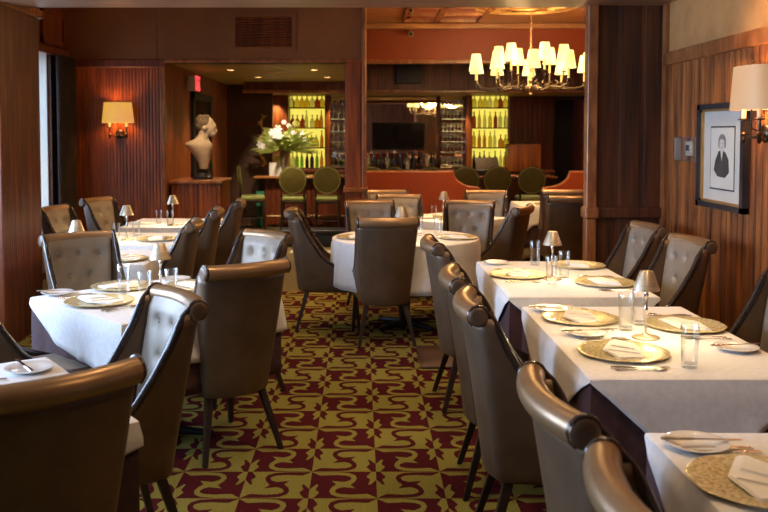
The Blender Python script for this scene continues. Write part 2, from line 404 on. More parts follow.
# wall with left sconce + bulkhead above
YB1 = 10.5
bm = bmn(); bead_x(bm, YB1, XL, -2.36, 0, 2.43, .040, .006); struct('wall_back_left', bm, M['wall_l'])
struct('wall_back_left', bx(XL, -2.38, YB1+.06, YB1+.2, 0, 2.48), M['hall'])
struct('bulkhead_wall', bx(XL, -2.42, YB1-.02, YB1+.5, 2.48, 3.2), M['bulk'])
struct('bulkhead_wall', bx(-2.415, .05, YB1-.02, YB1+.5, 2.48, 3.2), M['bulk'])
struct('trim_10', rbx(XL, -2.32, YB1-.04, YB1, 2.40, 2.50, r=.012), M['pillar'])
struct('trim_11', rbx(-2.39, -2.33, YB1-.03, YB1+.06, 0, 2.42, r=.012), M['trim'])
struct('trim_12', rbx(-2.33, .05, YB1-.04, YB1+.02, 2.455, 2.50, r=.008), M['trim'])
struct('ceiling_hall', bx(-2.4, .05, YB1-.01, 15.5, 2.48, 2.56), M['olive'])
bm = bmn(); bead_y(bm, -2.35, YB1+.05, 15.5, 0, 2.48, .05, .006, sgn=-1); struct('wall_hall_left', bm, M['wall_l'])
struct('wall_hall_back', bx(-2.4, -1.55, 15.5, 15.6, 0, 2.5), M['hall'])
struct('trim_13', bx(-2.4, -1.55, 15.46, 15.5, 1.75, 1.80), M['barwood'])
# hall side: dark framed opening
t = thing('wall_mirror', 'dark framed tall mirror on the hall wall behind the bust', 'mirror', (-2.35, 12.9, 0))
fr = bmn()
for (p,q,r,s) in ((-.75,.75,.95,1.05),(-.75,.75,2.10,2.2),(-.75,-.65,.95,2.2),(.65,.75,.95,2.2)): box(fr, 0, .05, p, q, r, s)
obj('frame', fr, M['black'], t, False); obj('mirror_glass', bx(.005, .02, -.66, .66, 1.04, 2.11), M['mirror'], t, False)
# column between hall and bar
struct('column_wood', rbx(-.18, .02, YB1-.05, YB1+.35, 0, 2.48, r=.02), M['wall_l'])
struct('trim_14', rbx(.02, .075, YB1-.07, YB1+.45, 0, 3.2, r=.015), M['trim'])
struct('trim_15', rbx(-.20, .09, YB1-.09, YB1+.40, .91, .97, r=.015), M['trim'])
# bar-room header and fascia
struct('wall_header', bx(.05, XR2, 12.7, 12.85, 2.66, 3.2), M['orange'])
struct('trim_16', rbx(.05, XR2, 12.66, 12.72, 2.62, 2.68, r=.012), M['trim'])
struct('trim_17', rbx(.05, XR2, 12.62, 12.70, 3.12, 3.2, r=.02), M['barceil'])
bm = bmn(); bead_x(bm, 14.6, -1.93, XR2, 2.33, 2.84, .06, .008); struct('bar_canopy', bm, M['barwood'])
struct('bar_canopy', bx(-1.93, XR2, 14.68, YB, 2.35, 2.42), M['olive'])
struct('trim_18', rbx(-1.95, XR2, 14.56, 14.66, 2.29, 2.345, r=.012), M['trim'])
struct('wall_right_bar', bx(XR2, XR2+.1, 6.9, YB+1.1, 0, 3.2), M['orange'])
struct('wall_back_bar', bx(-1.6, 3.78, YB, YB+.1, 0, 2.85), M['barwood'])
struct('wall_back_bar', bx(3.0, XR2, YB+.9, YB+1.0, 0, 2.85), M['black'])
bm = bmn()   # dark arched doorway surround
prism(bm, [(3.72,0),(3.72,2.38),(XR2,2.38),(XR2,2.28),(3.92,2.28),(3.84,2.24),(3.80,2.14),(3.80,0)], YB-.12, YB-.02, 'y'); struct('trim_19', bm, M['panel'])
struct('wall_front', bx(XL-.1, XR+.1, YF-.1, YF, 0, 2.95), M['pillar'])

# low upholstered divider with swept ends
def divider(name, x0, x1, end, label):
    pts = []
    if end == 'right':
        pts = [(x0,0),(x0,1.11),(x1-.36,1.11)]
        for k in range(1,9):
            a = k/8*PI/2; pts.append((x1-.36+.30*(1-math.cos(a)), 1.11-.205*math.sin(a)))
        pts += [(x1,.885),(x1,0)]
    else:
        pts = [(x1,0),(x1,1.11),(x0+.36,1.11)]
        for k in range(1,9):
            a = k/8*PI/2; pts.append((x0+.36-.30*(1-math.cos(a)), 1.11-.205*math.sin(a)))
        pts += [(x0,.885),(x0,0)]
    t = thing(name, label, 'divider', (0,0,0), 0)
    bm = bmn(); prism(bm, pts, 11.45, 11.57, 'y'); obj('panel', bm, M['orange'], t, False)
    cp = bmn(); tube(cp, [(p[0], 11.51, p[1]+.0) for p in pts[1:-1]], .018, 8); obj('cap_moulding', cp, M['trim'], t)
divider('booth_divider', .075, 1.58, 'right', 'burnt orange low booth divider left of the opening to the bar')
divider('booth_divider', 2.40, XR2, 'left', 'burnt orange low booth divider beside the dark partition')

# bar counter
t = thing('bar_counter', 'long cherry topped wooden bar counter in front of the lit bottles', 'bar counter', (0,15.2,0))
bm = bmn(); bead_x(bm, -.1, -1.65, 3.2, .0, .85, .1, .01); box(bm, -1.65, 3.2, -.04, .35, 0, .85); obj('front_panel', bm, M['barwood'], t, False)
bm = bmn(); rbox(bm, -1.82, 3.38, -.28, .42, .85, .89, r=.012); obj('counter_top', bm, M['bartop'], t)
bm = bmn(); tube(bm, [(-1.6,-.22,.2),(3.2,-.22,.2)], .02, 8); obj('foot_rail', bm, M['brass'], t)

# ------------------------------------------------------------------ dining chair
ZD = [(.30,.50),(.42,.50),(.455,.47),(.48,.40),(.51,.32),(.55,.255),(.60,.205),(.69,.155),(.80,.105),(.93,.066)]
def lerp(t, x):
    if x <= t[0][0]: return t[0][1]
    for (a, u), (b, v) in zip(t, t[1:]):
        if x <= b: return u+(v-u)*(x-a)/(b-a)
    return t[-1][1]
def yb(z): return -.235-.095*((max(z,.3)-.30)/.63)**1.15
def Wd(z): return lerp([(.30,.180),(.40,.192),(.55,.207),(.75,.225),(.93,.236)], z)
BOW = .042
def make_chair():
    t = thing('dining_chair', '', 'chair')
    # outer shell
    zs = [.30,.305,.32,.36,.42,.455,.48,.51,.55,.60,.65,.72,.80,.87,.92]
    bm = bmn(); rows = []
    for i, z in enumerate(zs):
        w = Wd(z) - (.02 if i == 0 else (.008 if i == 1 else 0)); y0 = yb(z) + (.02 if i == 0 else (.006 if i == 1 else 0)); yf = yb(z)+lerp(ZD, z)
        flare = .036*max(0, min(1, (lerp(ZD,z)-.07)/.33))*(.55+.45*min(1, (z-.28)/.14))
        r = .05; pts = []
        for k in range(7):
            f = k/6; pts.append((w+flare*(1-f), yf+(y0+r-yf)*f))
        for k in range(1,5):
            a = k/4*PI/2*.9; pts.append((w-r+r*math.cos(a), y0+r-r*math.sin(a)))
        xl = pts[-1][0]; yl = pts[-1][1]
        for k in range(1,7):
            x = xl*(1-k/6); pts.append((x, yl-(BOW-.006)*(1-(x/xl)**2)))
        full = pts + [(-x, y) for x, y in pts[-2::-1]]
        rows.append([bm.verts.new((x, y, z)) for x, y in full])
    for a, b in zip(rows, rows[1:]):
        for k in range(len(a)-1): bm.faces.new((a[k], a[k+1], b[k+1], b[k]))
    sh = obj('shell', bm, M['leather'], t)
    md = sh.modifiers.new('s', 'SOLIDIFY'); md.thickness = .022; md.offset = -1 
    # seat base (closed front and bottom)
    bm = bmn(); prism(bm, [(-.13,-.20),(.13,-.20),(.155,0),(.180,.262),(-.180,.262),(-.155,0)], .303, .43); obj('seat_base', bm, M['leather'], t)
    bm = bmn(); prism(bm, [(-.14,-.20),(.14,-.20),(.172,0),(.205,.285),(-.205,.285),(-.172,0)], .41, .485); bmesh.ops.bevel(bm, geom=bm.edges[:], offset=.022, segments=4, affect='EDGES'); obj('seat', bm, M['leather_in'], t)
    # tufted inner back
    bt = [(-.125,.83),(0,.83),(.125,.83),(-.065,.70),(.065,.70)]
    bm = bmn(); g = []
    NX, NZ = 32, 36
    for i in range(NX+1):
        col = []
        for k in range(NZ+1):
            z = .465+.485*k/NZ; hw = Wd(z)-.024; x = hw*(2*i/NX-1)
            d = 0
            for bxx, bz in bt:
                r2 = ((x-bxx)**2+(z-bz)**2); d += .016*math.exp(-r2/(.018**2)) + .006*math.exp(-r2/(.05**2))
            ex = min(1, (hw-abs(x))/.03)
            puff = lerp([(.5,.080),(.88,.058),(.95,.034)], z)*(.35+.65*math.sqrt(max(0, 1-(1-ex)**2)))
            y = yb(z)-BOW*(1-(x/.23)**2) + .014 + puff - d
            col.append(bm.verts.new((x, y, z)))
        g.append(col)
    for a, b in zip(g, g[1:]):
        for k in range(NZ): bm.faces.new((a[k], b[k], b[k+1], a[k+1]))
    obj('backrest', bm, M['leather_in'], t)
    for bxx, bz in bt:
        bm = bmn(); ellip(bm, (bxx, yb(bz)-BOW*(1-(bxx/.23)**2)+.014+lerp([(.5,.080),(.88,.058),(.95,.034)], bz)-.018, bz), (.010,.006,.010), 8); obj('button', bm, M['dark_trim'] if 0 else M['leather_in'], t)
    # dark edge trim down each wing
    for s in (-1, 1):
        bm = bmn(); path = []
        for k in range(26):
            z = .44+(.915-.44)*k/25; D = lerp(ZD, z)
            flare = .036*max(0, min(1, (D-.07)/.33))
            path.append((s*(Wd(z)+flare-.012), yb(z)+D+.002, z))
        n0 = len(path); yc = yb(.92)+.018
        for a in (20, 45, 70, 95, 120, 150, 180, 210, 240): path.append((s*.226, yc+.035*math.cos(math.radians(a)), .928+.035*math.sin(math.radians(a))))
        tube(bm, path, [.0165]*(n0-2)+[.014, .011]+[.0085]*9, 10); obj('edge_trim', bm, M['dark_trim'], t)
    # roll along the top, bowed like the back
    bm = bmn(); N = 14; path = []; rr = []
    for k in range(N+1):
        x = -.225+.45*k/N; path.append((x, yb(.92)+.018-BOW*(1-(x/.23)**2), .928)); rr.append(.0375)
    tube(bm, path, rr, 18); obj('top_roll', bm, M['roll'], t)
    for s in (-1, 1):
        bm = bmn(); y = yb(.92)+.018
        tube(bm, [(s*.226,y,.926),(s*.236,y,.926),(s*.240,y,.926),(s*.241,y,.926)], [.035,.035,.030,.018], 18); obj('end_cap', bm, M['leather'], t)
    # welt under the roll
    for (x, yt, xb, ybt) in ((.185,.20,.205,.245),(-.185,.20,-.205,.245),(.145,-.185,.215,-.275),(-.145,-.185,-.215,-.275)):
        bm = bmn(); a, b = .019, .012
        v0 = [bm.verts.new((x+sx*a, yt+sy*a, .312)) for sx, sy in ((-1,-1),(1,-1),(1,1),(-1,1))]
        v1 = [bm.verts.new((xb+sx*b, ybt+sy*b, 0)) for sx, sy in ((-1,-1),(1,-1),(1,1),(-1,1))]
        bm.faces.new(v0); bm.faces.new(v1[::-1])
        for k in range(4): bm.faces.new((v0[k], v1[k], v1[(k+1)%4], v0[(k+1)%4]))
        bmesh.ops.bevel(bm, geom=bm.edges[:], offset=.003, segments=2, affect='EDGES'); obj('leg', bm, M['leg'], t)
    return t
proto = make_chair(); used = []
def chair(tx, ty, dx, dy, label, group):
    l = math.hypot(dx, dy); dx /= l; dy /= l
    loc = (tx+.31*dx, ty+.31*dy, 0); rz = math.atan2(-dx, dy)
    if not used:
        proto.location = loc; proto.rotation_euler = (0,0,rz); proto['label'] = label; proto['group'] = group; used.append(1); return proto
    return dup(proto, loc, rz, label, group)
proto.scale = (1,1,1.022)
g = 'bronze leather dining chairs'
chair(.44,5.22,1,.05,'farthest dining chair down the aisle side of the right-hand tables, back to the aisle',g)
chair(.44,4.02,1,-.05,'second farthest aisle chair at the right-hand tables, rolled top half covered by the next',g)
chair(.44,3.40,1,-.05,'third aisle chair at the right-hand tables, whole outer back and rear legs in view',g)
chair(.485,2.17,1,.06,'aisle chair at lower right with a fat shiny golden rolled top',g)
chair(.50,1.57,1,.0,'chair cut by the bottom edge at lower right, only its curved rolled top showing',g)
chair(2.01,6.12,-1,-.12,'buttoned pale-lit chair in the corner by the dark partition',g)
chair(2.01,5.32,-1,-.16,'buttoned pale-lit chair against the right wall below the framed portrait',g)
chair(2.03,4.02,-1,-.05,'chair at the right edge of the picture, tight against the panelled wall',g)
chair(-.56,7.32,1,.02,'chair seen in full profile left of the round table, swept side and splayed legs',g)
chair(.21,6.54,-.12,1,'chair with its broad brown back to the camera at the round table',g)
chair(1.42,7.62,-.9,.45,'dark chair seen side-on at the right of the round table, thin bluish front edge',g)
chair(1.03,8.22,-.22,-1,'buttoned grey chair facing the camera on the far right side of the round table',g)
chair(.09,8.25,.12,-1,'brown-fronted chair facing the camera at the far left side of the round table',g)
chair(.40,9.02,.1,-1,'grey chair behind the far side of the round table, under the orange divider',g)
chair(.30,9.75,.1,-1,'small orange-lit chair top right against the orange divider',g)
chair(1.40,9.72,-.15,-1,'orange-lit chair behind the table with the pointed cloth corner',g)
chair(2.13,8.85,0,1,'brown chair with cream-lit rolled top, back to camera beside the dark partition',g)
chair(2.28,9.85,.1,1,'orange-lit chair just beyond the brown one beside the dark partition',g)
chair(-.555,4.28,-.6,.80,'large brown chair left of the aisle, its back and two long legs towards the camera',g)
chair(-.60,5.62,-.72,-.69,'buttoned pale chair peeping over the large brown chair left of the aisle',g)
chair(-1.79,5.55,.62,-.78,'buttoned brown chair facing the camera behind the left table with the blue-white cloth',g)
chair(-1.86,3.98,.8,.6,'chair at the left edge, its swept wooden side curving down beside the left table',g)
chair(-.73,3.47,-.84,-.54,'buttoned chair in the left foreground angled towards the bottom left table, dark shiny edge',g)
chair(-.79,2.31,-.70,.72,'near chair filling the bottom left corner, dark leather back with a golden-brown roll',g)
chair(-1.22,6.38,-1,-.1,'nearest of three brown chairs in a row facing left, behind the large brown chair',g)
chair(-1.22,7.38,-1,-.12,'middle of three brown chairs facing left at the rear left tables',g)
chair(-1.16,8.32,-1,-.12,'tallest and farthest of three brown chairs facing left at the rear left tables',g)
chair(-2.58,8.58,1,-.35,'orange-lit buttoned chair under the left wall sconce',g)
chair(-2.66,7.58,1,-.2,'partly hidden orange-lit chair beside the left panelled pillar and window',g)

# ------------------------------------------------------------------ tables and cloths
def perim(shape, hx, hy, n=160, r=.02):
    """closed list of (x, y, nx, ny, s) around a rect (or circle)"""
    out = []
    if shape == 'round':
        for k in range(n):
            a = 2*PI*k/n; out.append((hx*math.cos(a), hx*math.sin(a), math.cos(a), math.sin(a), k/n*4))
        return out
    per = n//4
    cs = [(hx,-hy),(hx,hy),(-hx,hy),(-hx,-hy)]; nr = [(1,0),(0,1),(-1,0),(0,-1)]
    for i in range(4):
        a = Vector(cs[i]); b = Vector(cs[(i+1)%4]); nn = nr[i]
        for k in range(per):
            f = k/per; p = a.lerp(b, f)
            # blend the normal at the corners
            pn = nr[(i-1)%4]; nx_ = nr[(i+1)%4]; e = 2.5/per
            if f < e: w = .5+.5*f/e; n2 = Vector(nn)*w+Vector(pn)*(1-w)
            elif f > 1-e: w = .5+.5*(1-f)/e; n2 = Vector(nn)*w+Vector(nx_)*(1-w)
            else: n2 = Vector(nn)
            n2.normalize(); out.append((p.x, p.y, n2.x, n2.y, i+f))
    return out
def cloth(name, shape, hx, hy, z, hem, fold, flare, m, label, cat, loc, rz, group=None, seed=0, nf=26, under=False):
    rnd = random.Random(seed); ph = [rnd.random()*6.28 for _ in range(5)]
    P = perim(shape, hx, hy); bm = bmn(); n = len(P)
    cen = bm.verts.new((0,0,z)); rings = []
    for f in (.35,.7,.93): rings.append([bm.verts.new((p[0]*f, p[1]*f, z)) for p in P])
    rings.append([bm.verts.new((p[0]-p[2]*.006, p[1]-p[3]*.006, z-.0005)) for p in P])
    rings.append([bm.verts.new((p[0]+p[2]*.003, p[1]+p[3]*.003, z-.004)) for p in P])
    R = 7
    for k in range(1, R+1):
        q = k/R; row = []
        for p in P:
            H = hem(p[4]); d = .004+(H-.004)*q
            a = p[4]/4*2*PI
            w = (math.sin(a*nf+ph[0])*.5+math.sin(a*nf*.55+ph[1])*.6+math.sin(a*nf*1.7+ph[2])*.25)
            cd = abs((p[4]+.5) % 1-.5) if shape != 'round' else .5   # distance from corner 0..0.5
            cornerfl = math.exp(-(cd/.07)**2)*flare*1.3
            off = .004+ (fold*w+flare)*min(1, d/.28)*1.0 + cornerfl*min(1, d/.25)
            off = max(off, .016*min(1, d/.05) if not under else .0) if not under else min(off, .010)
            row.append(bm.verts.new((p[0]+p[2]*off, p[1]+p[3]*off, z-d)))
        rings.append(row)
    for k in range(n): bm.faces.new((cen, rings[0][k], rings[0][(k+1)%n]))
    for a, b in zip(rings, rings[1:]):
        for k in range(n): bm.faces.new((a[k], a[(k+1)%n], b[(k+1)%n], b[k]))
    o = obj(name, bm, m, loc=loc, rot=rz)
    md = o.modifiers.new('s', 'SOLIDIFY'); md.thickness = .0018; md.offset = 1
    tag(o, label, cat, group); return o
def table(shape, hx, hy, x, y, deg, desc, wh, uh, seed, under_drop=None):
    rz = math.radians(deg)
    t = thing('dining_table', 'cloth-covered dining table ' + desc, 'table', (x,y,0), rz, 'dining tables')
    bm = bmn()
    if shape == 'round': lathe(bm, [(0,.715),(hx-.01,.715),(hx-.004,.722),(hx-.004,.738),(hx-.01,.742),(0,.742)], 48)
    else: rbox(bm, -hx+.006, hx-.006, -hy+.006, hy-.006, .715, .742, r=.005)
    obj('tabletop', bm, M['leg'], t)
    bm = bmn(); tube(bm, [(0,0,.03),(0,0,.715)], .04, 14); obj('pedestal', bm, M['black_metal'], t)
    bm = bmn()
    for a in (0, PI/2):
        c, s = math.cos(a+PI/4), math.sin(a+PI/4); tube(bm, [(-.3*c,-.3*s,.018),(-.05*c,-.05*s,.04),(.05*c,.05*s,.04),(.3*c,.3*s,.018)], [.015,.028,.028,.015], 8)
    obj('cross_base', bm, M['black_metal'], t)
    if uh: cloth('tablecloth', shape, hx, hy, .7445, uh, .005, .004, M['under'], 'burgundy under-cloth on the table ' + desc, 'tablecloth', (x,y,0), rz, 'burgundy under-cloths', seed+50, 22, True)
    cloth('table_topper', shape, hx+.006, hy+.006, .7478, wh, .012, .016, M['cloth'], 'white top cloth on the table ' + desc, 'tablecloth', (x,y,0), rz, 'white top cloths', seed)
def hem_tri(cn, midx, midy):
    """s 0-1: +x side, 1-2: +y side, 2-3: -x side, 3-4: -y side; corner drop cn, mid drops"""
    def f(s):
        i = int(s) % 4; q = s-int(s); tri = 1-abs(2*q-1); tri = min(1, tri*1.15)
        return cn + ((midx if i in (0,2) else midy)-cn)*tri
    return f
def hem_sq(base, corner):
    def f(s):
        q = s-int(s); c = abs(q-.5)*2; return base+(corner-base)*c**5
    return f
def hem_pts(P):
    def f(s):
        s = s % 4
        for (a, u), (b, v) in zip(P, P[1:]):
            if s <= b: return u+(v-u)*(s-a)/(b-a)
        return P[-1][1]
    return f
def const(v): return lambda s: v
table('rect', .39, .635, 1.21, 3.72, 0, 'in the middle of the right-hand row', hem_tri(.014,.34,.33), const(.42), 1)
table('rect', .39, .635, 1.19, 5.27, 0, 'farthest of the right-hand row, by the partition', hem_tri(.018,.36,.33), const(.42), 2)
table('rect', .39, .635, 1.225, 1.88, 0, 'at the bottom right corner', hem_tri(.014,.34,.33), const(.42), 3)
table('rect', .46, .46, -1.08, 4.62, 45, 'left of the aisle between the brown chairs', hem_pts([(0,.17),(.5,.22),(1,.05),(1.5,.2),(2,.035),(2.35,.20),(2.8,.25),(3,.21),(3.5,.25),(4,.17)]), const(.40), 4)
table('rect', .46, .46, -1.32, 2.73, 36, 'at the bottom left, behind the nearest chair', hem_pts([(0,.075),(.5,.19),(1,.05),(1.5,.2),(2,.075),(2.5,.2),(3,.05),(3.5,.22),(4,.075)]), const(.45), 5)
table('round', .60, .60, .38, 7.30, 0, 'round one in the centre of the room', const(.38), None, 6)
table('rect', .43, .43, .92, 9.0, 45, 'behind the round one, cloth corner pointing right', hem_sq(.22,.30), const(.5), 7)
table('rect', .38, .38, 2.33, 10.85, 0, 'beyond the round table at the bar opening', hem_sq(.22,.40), const(.5), 8)
table('rect', .27, .36, -1.70, 6.14, 0, 'behind the left button-backed brown chair', hem_sq(.28,.30), const(.45), 9)
table('rect', .42, .42, -1.87, 7.20, 0, 'middle of the rear left row with the taller lamp', hem_sq(.20,.24), const(.45), 10)
table('rect', .42, .42, -1.80, 8.50, 0, 'farthest of the rear left row, below the wall sconce', hem_sq(.22,.26), const(.45), 11)

# ------------------------------------------------------------------ tableware prototypes (first use moves the prototype)
ZT = .7500
class Proto:
    def __init__(s, build): s.root = build(); s.n = 0
    def put(s, loc, rz, label, group):
        if s.n == 0:
            s.root.location = loc; s.root.rotation_euler = (0,0,rz); s.root['label'] = label; s.root['group'] = group; s.n = 1; return s.root
        s.n += 1; return dup(s.root, loc, rz, label, group)
def b_lamp():
    t = thing('table_lamp', '', 'lamp')
    bm = bmn(); lathe(bm, [(0,0),(.062,0),(.063,.004),(.056,.008),(.035,.011),(.018,.016),(.010,.024),(0,.024)], 32); obj('base', bm, M['lampm'], t)
    bm = bmn(); lathe(bm, [(0,.02),(.006,.02),(.0055,.09),(.007,.12),(.011,.13),(.007,.14),(.0055,.17),(.009,.19),(.012,.20),(.006,.215),(.006,.235),(0,.235)], 14); obj('stem', bm, M['silver'], t)
    bm = bmn(); lathe(bm, [(.010,.309),(.029,.309),(.031,.306),(.059,.228),(.061,.222),(.057,.222),(.029,.300),(.010,.304),(.010,.309)], 32); obj('lamp_shade', bm, M['lampm'], t)
    bm = bmn(); ellip(bm, (0,0,.252), (.010,.010,.014), 10); obj('bulb', bm, M['bulb'], t)
    return t
lamp = Proto(b_lamp)
lamp.root.scale = (.92,.92,.92)
def b_glass():
    bm = bmn(); lathe(bm, [(0,0),(.027,0),(.029,.003),(.0345,.158),(.0335,.160),(.0325,.158),(.027,.016),(0,.014)], 24)
    o = obj('tumbler', bm, M['glass']); return tag(o, '', 'glass')
tumb = Proto(b_glass)
def b_short():
    bm = bmn(); lathe(bm, [(0,0),(.026,0),(.028,.003),(.033,.128),(.032,.130),(.031,.128),(.026,.014),(0,.012)], 24)
    o = obj('tumbler', bm, M['glass']); return tag(o, '', 'glass')
short = Proto(b_short)
def b_charger():
    t = thing('charger_plate', '', 'plate')
    wob = lambda a: .012*math.sin(9*a)+.008*math.sin(5*a+1)
    bm = bmn(); lathe(bm, [(0,.002),(.10,.002),(.115,.005),(.160,.009),(.173,.011),(.175,.014),(.171,.0155),(.160,.014),(.115,.012),(.100,.007),(0,.007)], 64, wob=wob); obj('plate', bm, M['charger'], t)
    return t
charg = Proto(b_charger)
def b_plate():
    bm = bmn(); lathe(bm, [(0,.001),(.05,.001),(.055,.003),(.084,.014),(.087,.017),(.083,.018),(.055,.009),(.048,.006),(0,.006)], 40)
    o = obj('bread_plate', bm, M['cream_china']); return tag(o, '', 'plate')
bread = Proto(b_plate)
def b_napkin():
    bm = bmn()
    # diagonal pocket fold: two thin stacked pointed layers, puffed in the middle
    for pts, z in (([(-.115,-.028),(-.05,.055),(.085,.050),(.105,-.022),(.0,-.060)], .0), ([(-.112,-.024),(-.045,.050),(.055,.046),(.020,-.050)], .005), ([(-.105,-.018),(-.045,.044),(.02,.035),(-.02,-.036)], .010)):
        b2 = bmn(); prism(b2, pts, z, z+.009); bmesh.ops.bevel(b2, geom=b2.edges[:], offset=.0035, segments=2, affect='EDGES')
        me = bpy.data.meshes.new('t'); b2.to_mesh(me); b2.free(); bm.from_mesh(me); bpy.data.meshes.remove(me)
    o = obj('folded_napkin', bm, M['napkin']); return tag(o, '', 'napkin')
napk = Proto(b_napkin)
napk.root.scale = (1.3,1.3,1)
def b_fork():
    bm = bmn()
    tube(bm, [(-.095,0,.004),(-.08,0,.005),(-.01,0,.006),(.03,0,.005)], [.008,.007,.003,.004], 8, flat=.35)
    prism(bm, [(.028,-.004),(.045,-.011),(.06,-.011),(.06,.011),(.045,.011),(.028,.004)], .003, .005)
    for y in (-.0095,-.0032,.0032,.0095): box(bm, .058, .098, y-.0014, y+.0014, .003, .005)
    return tag(obj('fork', bm, M['silver']), '', 'fork')
fork = Proto(b_fork)
def b_knife():
    bm = bmn(); tube(bm, [(-.11,0,.005),(-.09,0,.006),(-.02,0,.005)], [.008,.0085,.006], 8, flat=.5)
    prism(bm, [(-.02,-.005),(.07,-.007),(.105,-.004),(.112,.003),(.10,.006),(-.02,.005)], .004, .006)
    return tag(obj('table_knife', bm, M['silver']), '', 'knife')
knife = Proto(b_knife)
def b_spoon():
    bm = bmn(); tube(bm, [(-.095,0,.004),(-.08,0,.005),(.0,0,.005),(.045,0,.004)], [.008,.007,.003,.004], 8, flat=.35)
    ellip(bm, (.068,0,.006), (.026,.016,.005), 12)
    return tag(obj('spoon', bm, M['silver']), '', 'spoon')
spoon = Proto(b_spoon)
def at(u, v, z=.75):
    d = (v-134)/872; Y = (1.61-z)/d; return ((u-360)/872*Y, Y-.0)
def setting(x, y, a, who, left=True, cut=True):
    charg.put((x,y,ZT), a, 'gold charger plate ' + who, 'gold charger plates')
    napk.put((x,y,ZT+.0078+.001), a+random.uniform(-.3,.5), 'white napkin on charger ' + who, 'folded napkins')
    if cut:
        # cutlery lies either side of the plate, pointing to table centre (local +y)
        c, s = math.cos(a), math.sin(a)
        def off(dx, dy): return (x+dx*c-dy*s, y+dx*s+dy*c, ZT)
        fork.put(off(-.215,0), a+PI/2, 'outer fork beside the charger ' + who, 'forks')
        fork.put(off(-.245,-.01), a+PI/2, 'second fork beside the charger ' + who, 'forks')
        knife.put(off(.215,0), a+PI/2, 'silver knife beside the charger ' + who, 'table knives')
        spoon.put(off(.243,-.005), a+PI/2, 'silver spoon beside the charger ' + who, 'spoons')
# middle right table
setting(1.02, 4.05, -PI/2, 'at the far left of the middle right-hand table')
setting(1.03, 3.42, -PI/2, 'at the near left of the middle right-hand table')
setting(1.45, 3.90, PI/2, 'on the wall side of the middle right-hand table')
lamp.put((1.207,3.69,ZT), 0, 'metal cone-shaded table lamp glowing on the middle right-hand table', 'table lamps')
tumb.put((1.166,3.83,ZT), 0, 'tall clear glass just left of the lamp on the middle right-hand table', 'tumblers')
tumb.put((1.262,3.94,ZT), 0, 'tall clear glass directly behind the lamp on the middle right-hand table', 'tumblers')
tumb.put((1.215,3.22,ZT), 0, 'largest looking clear glass, right of the lamp near the table edge', 'tumblers')
p = at(551,307); bread.put((.93,4.25,ZT), 0, 'small bread plate at the far left corner of the middle right-hand table', 'bread plates')
bread.put((.97,3.735,ZT), 0, 'small bread plate between the two left chargers of the middle right-hand table', 'bread plates')
bread.put((1.50,3.48,ZT), 0, 'white bread plate with a knife near the right wall', 'bread plates')
def butter(x, y, a, z, lab): knife.put((x,y,ZT+z), a, lab, 'butter knives')
butter(1.50,3.48,.15,.0175,'silver butter knife across the bread plate near the right wall')
butter(.97,3.735,.1,.0175,'silver butter knife on the bread plate between the two left chargers')
butter(.93,4.25,.1,.0175,'silver butter knife at the far left corner of the middle right-hand table')
# far right table
setting(.96, 5.30, -PI/2, 'at the aisle side of the farthest right-hand table')
setting(1.41, 5.02, PI/2, 'at the near wall side of the farthest right-hand table')
setting(1.42, 5.68, PI/2, 'at the far wall side of the farthest right-hand table', cut=False)
lamp.put((1.14,5.18,ZT), 0, 'metal cone-shaded table lamp on the farthest right-hand table', 'table lamps')
tumb.put((1.15,5.74,ZT), 0, 'tall clear glass at the far edge of the farthest right-hand table', 'tumblers')
tumb.put((1.10,5.02,ZT), 0, 'tall clear glass in front of the lamp on the farthest right-hand table', 'tumblers')
tumb.put((1.225,5.24,ZT), 0, 'tall clear glass right of the lamp on the farthest right-hand table', 'tumblers')
bread.put((.90,5.78,ZT), 0, 'small bread plate at the far left corner of the farthest right-hand table', 'bread plates')
# bottom right table
setting(.985, 2.14, -PI/2, 'at the bottom right corner of the picture')
bread.put((.925,2.40,ZT), 0, 'white bread plate at the far corner of the bottom right table', 'bread plates')
butter(.94,2.40,-.05,.0175,'silver butter knife on the bread plate of the bottom right table')
# left middle table
setting(-1.33, 4.46, -PI/4, 'at the near left side of the left aisle table')
setting(-1.33, 4.90, -3*PI/4, 'at the far left side of the table left of the aisle', cut=False)
setting(-.93, 4.92, 3*PI/4, 'at the far right side of the table left of the aisle', cut=False)
setting(-.80, 4.42, PI/4, 'at the near right side of the table left of the aisle', cut=False)
lamp.put((-1.05,4.60,ZT), 0, 'metal cone-shaded table lamp on the table left of the aisle', 'table lamps')
tumb.put((-1.275,4.71,ZT), 0, 'leftmost tall glass on the table left of the aisle', 'tumblers')
tumb.put((-1.10,4.46,ZT), 0, 'tall glass in front of the lamp on the table left of the aisle', 'tumblers')
tumb.put((-.985,4.56,ZT), 0, 'tall glass right of the lamp on the table left of the aisle', 'tumblers')
bread.put((-1.62,4.68,ZT), 0, 'small plate at the left corner of the table left of the aisle', 'bread plates')
butter(-1.62,4.68,.1,.0175,'butter knife at the left corner of the table left of the aisle')
bread.put((-1.08,5.13,ZT), 0, 'small plate at the far corner of the table left of the aisle', 'bread plates')
# bottom left table
bread.put((-1.20,3.17,ZT), 0, 'white bread plate on the bottom left table', 'bread plates')
butter(-1.22,3.17,2.2,.0175,'butter knife resting on the bread plate of the bottom left table')
fork.put((-1.33,3.03,ZT), .3, 'fork at the left picture edge on the bottom left table', 'forks')
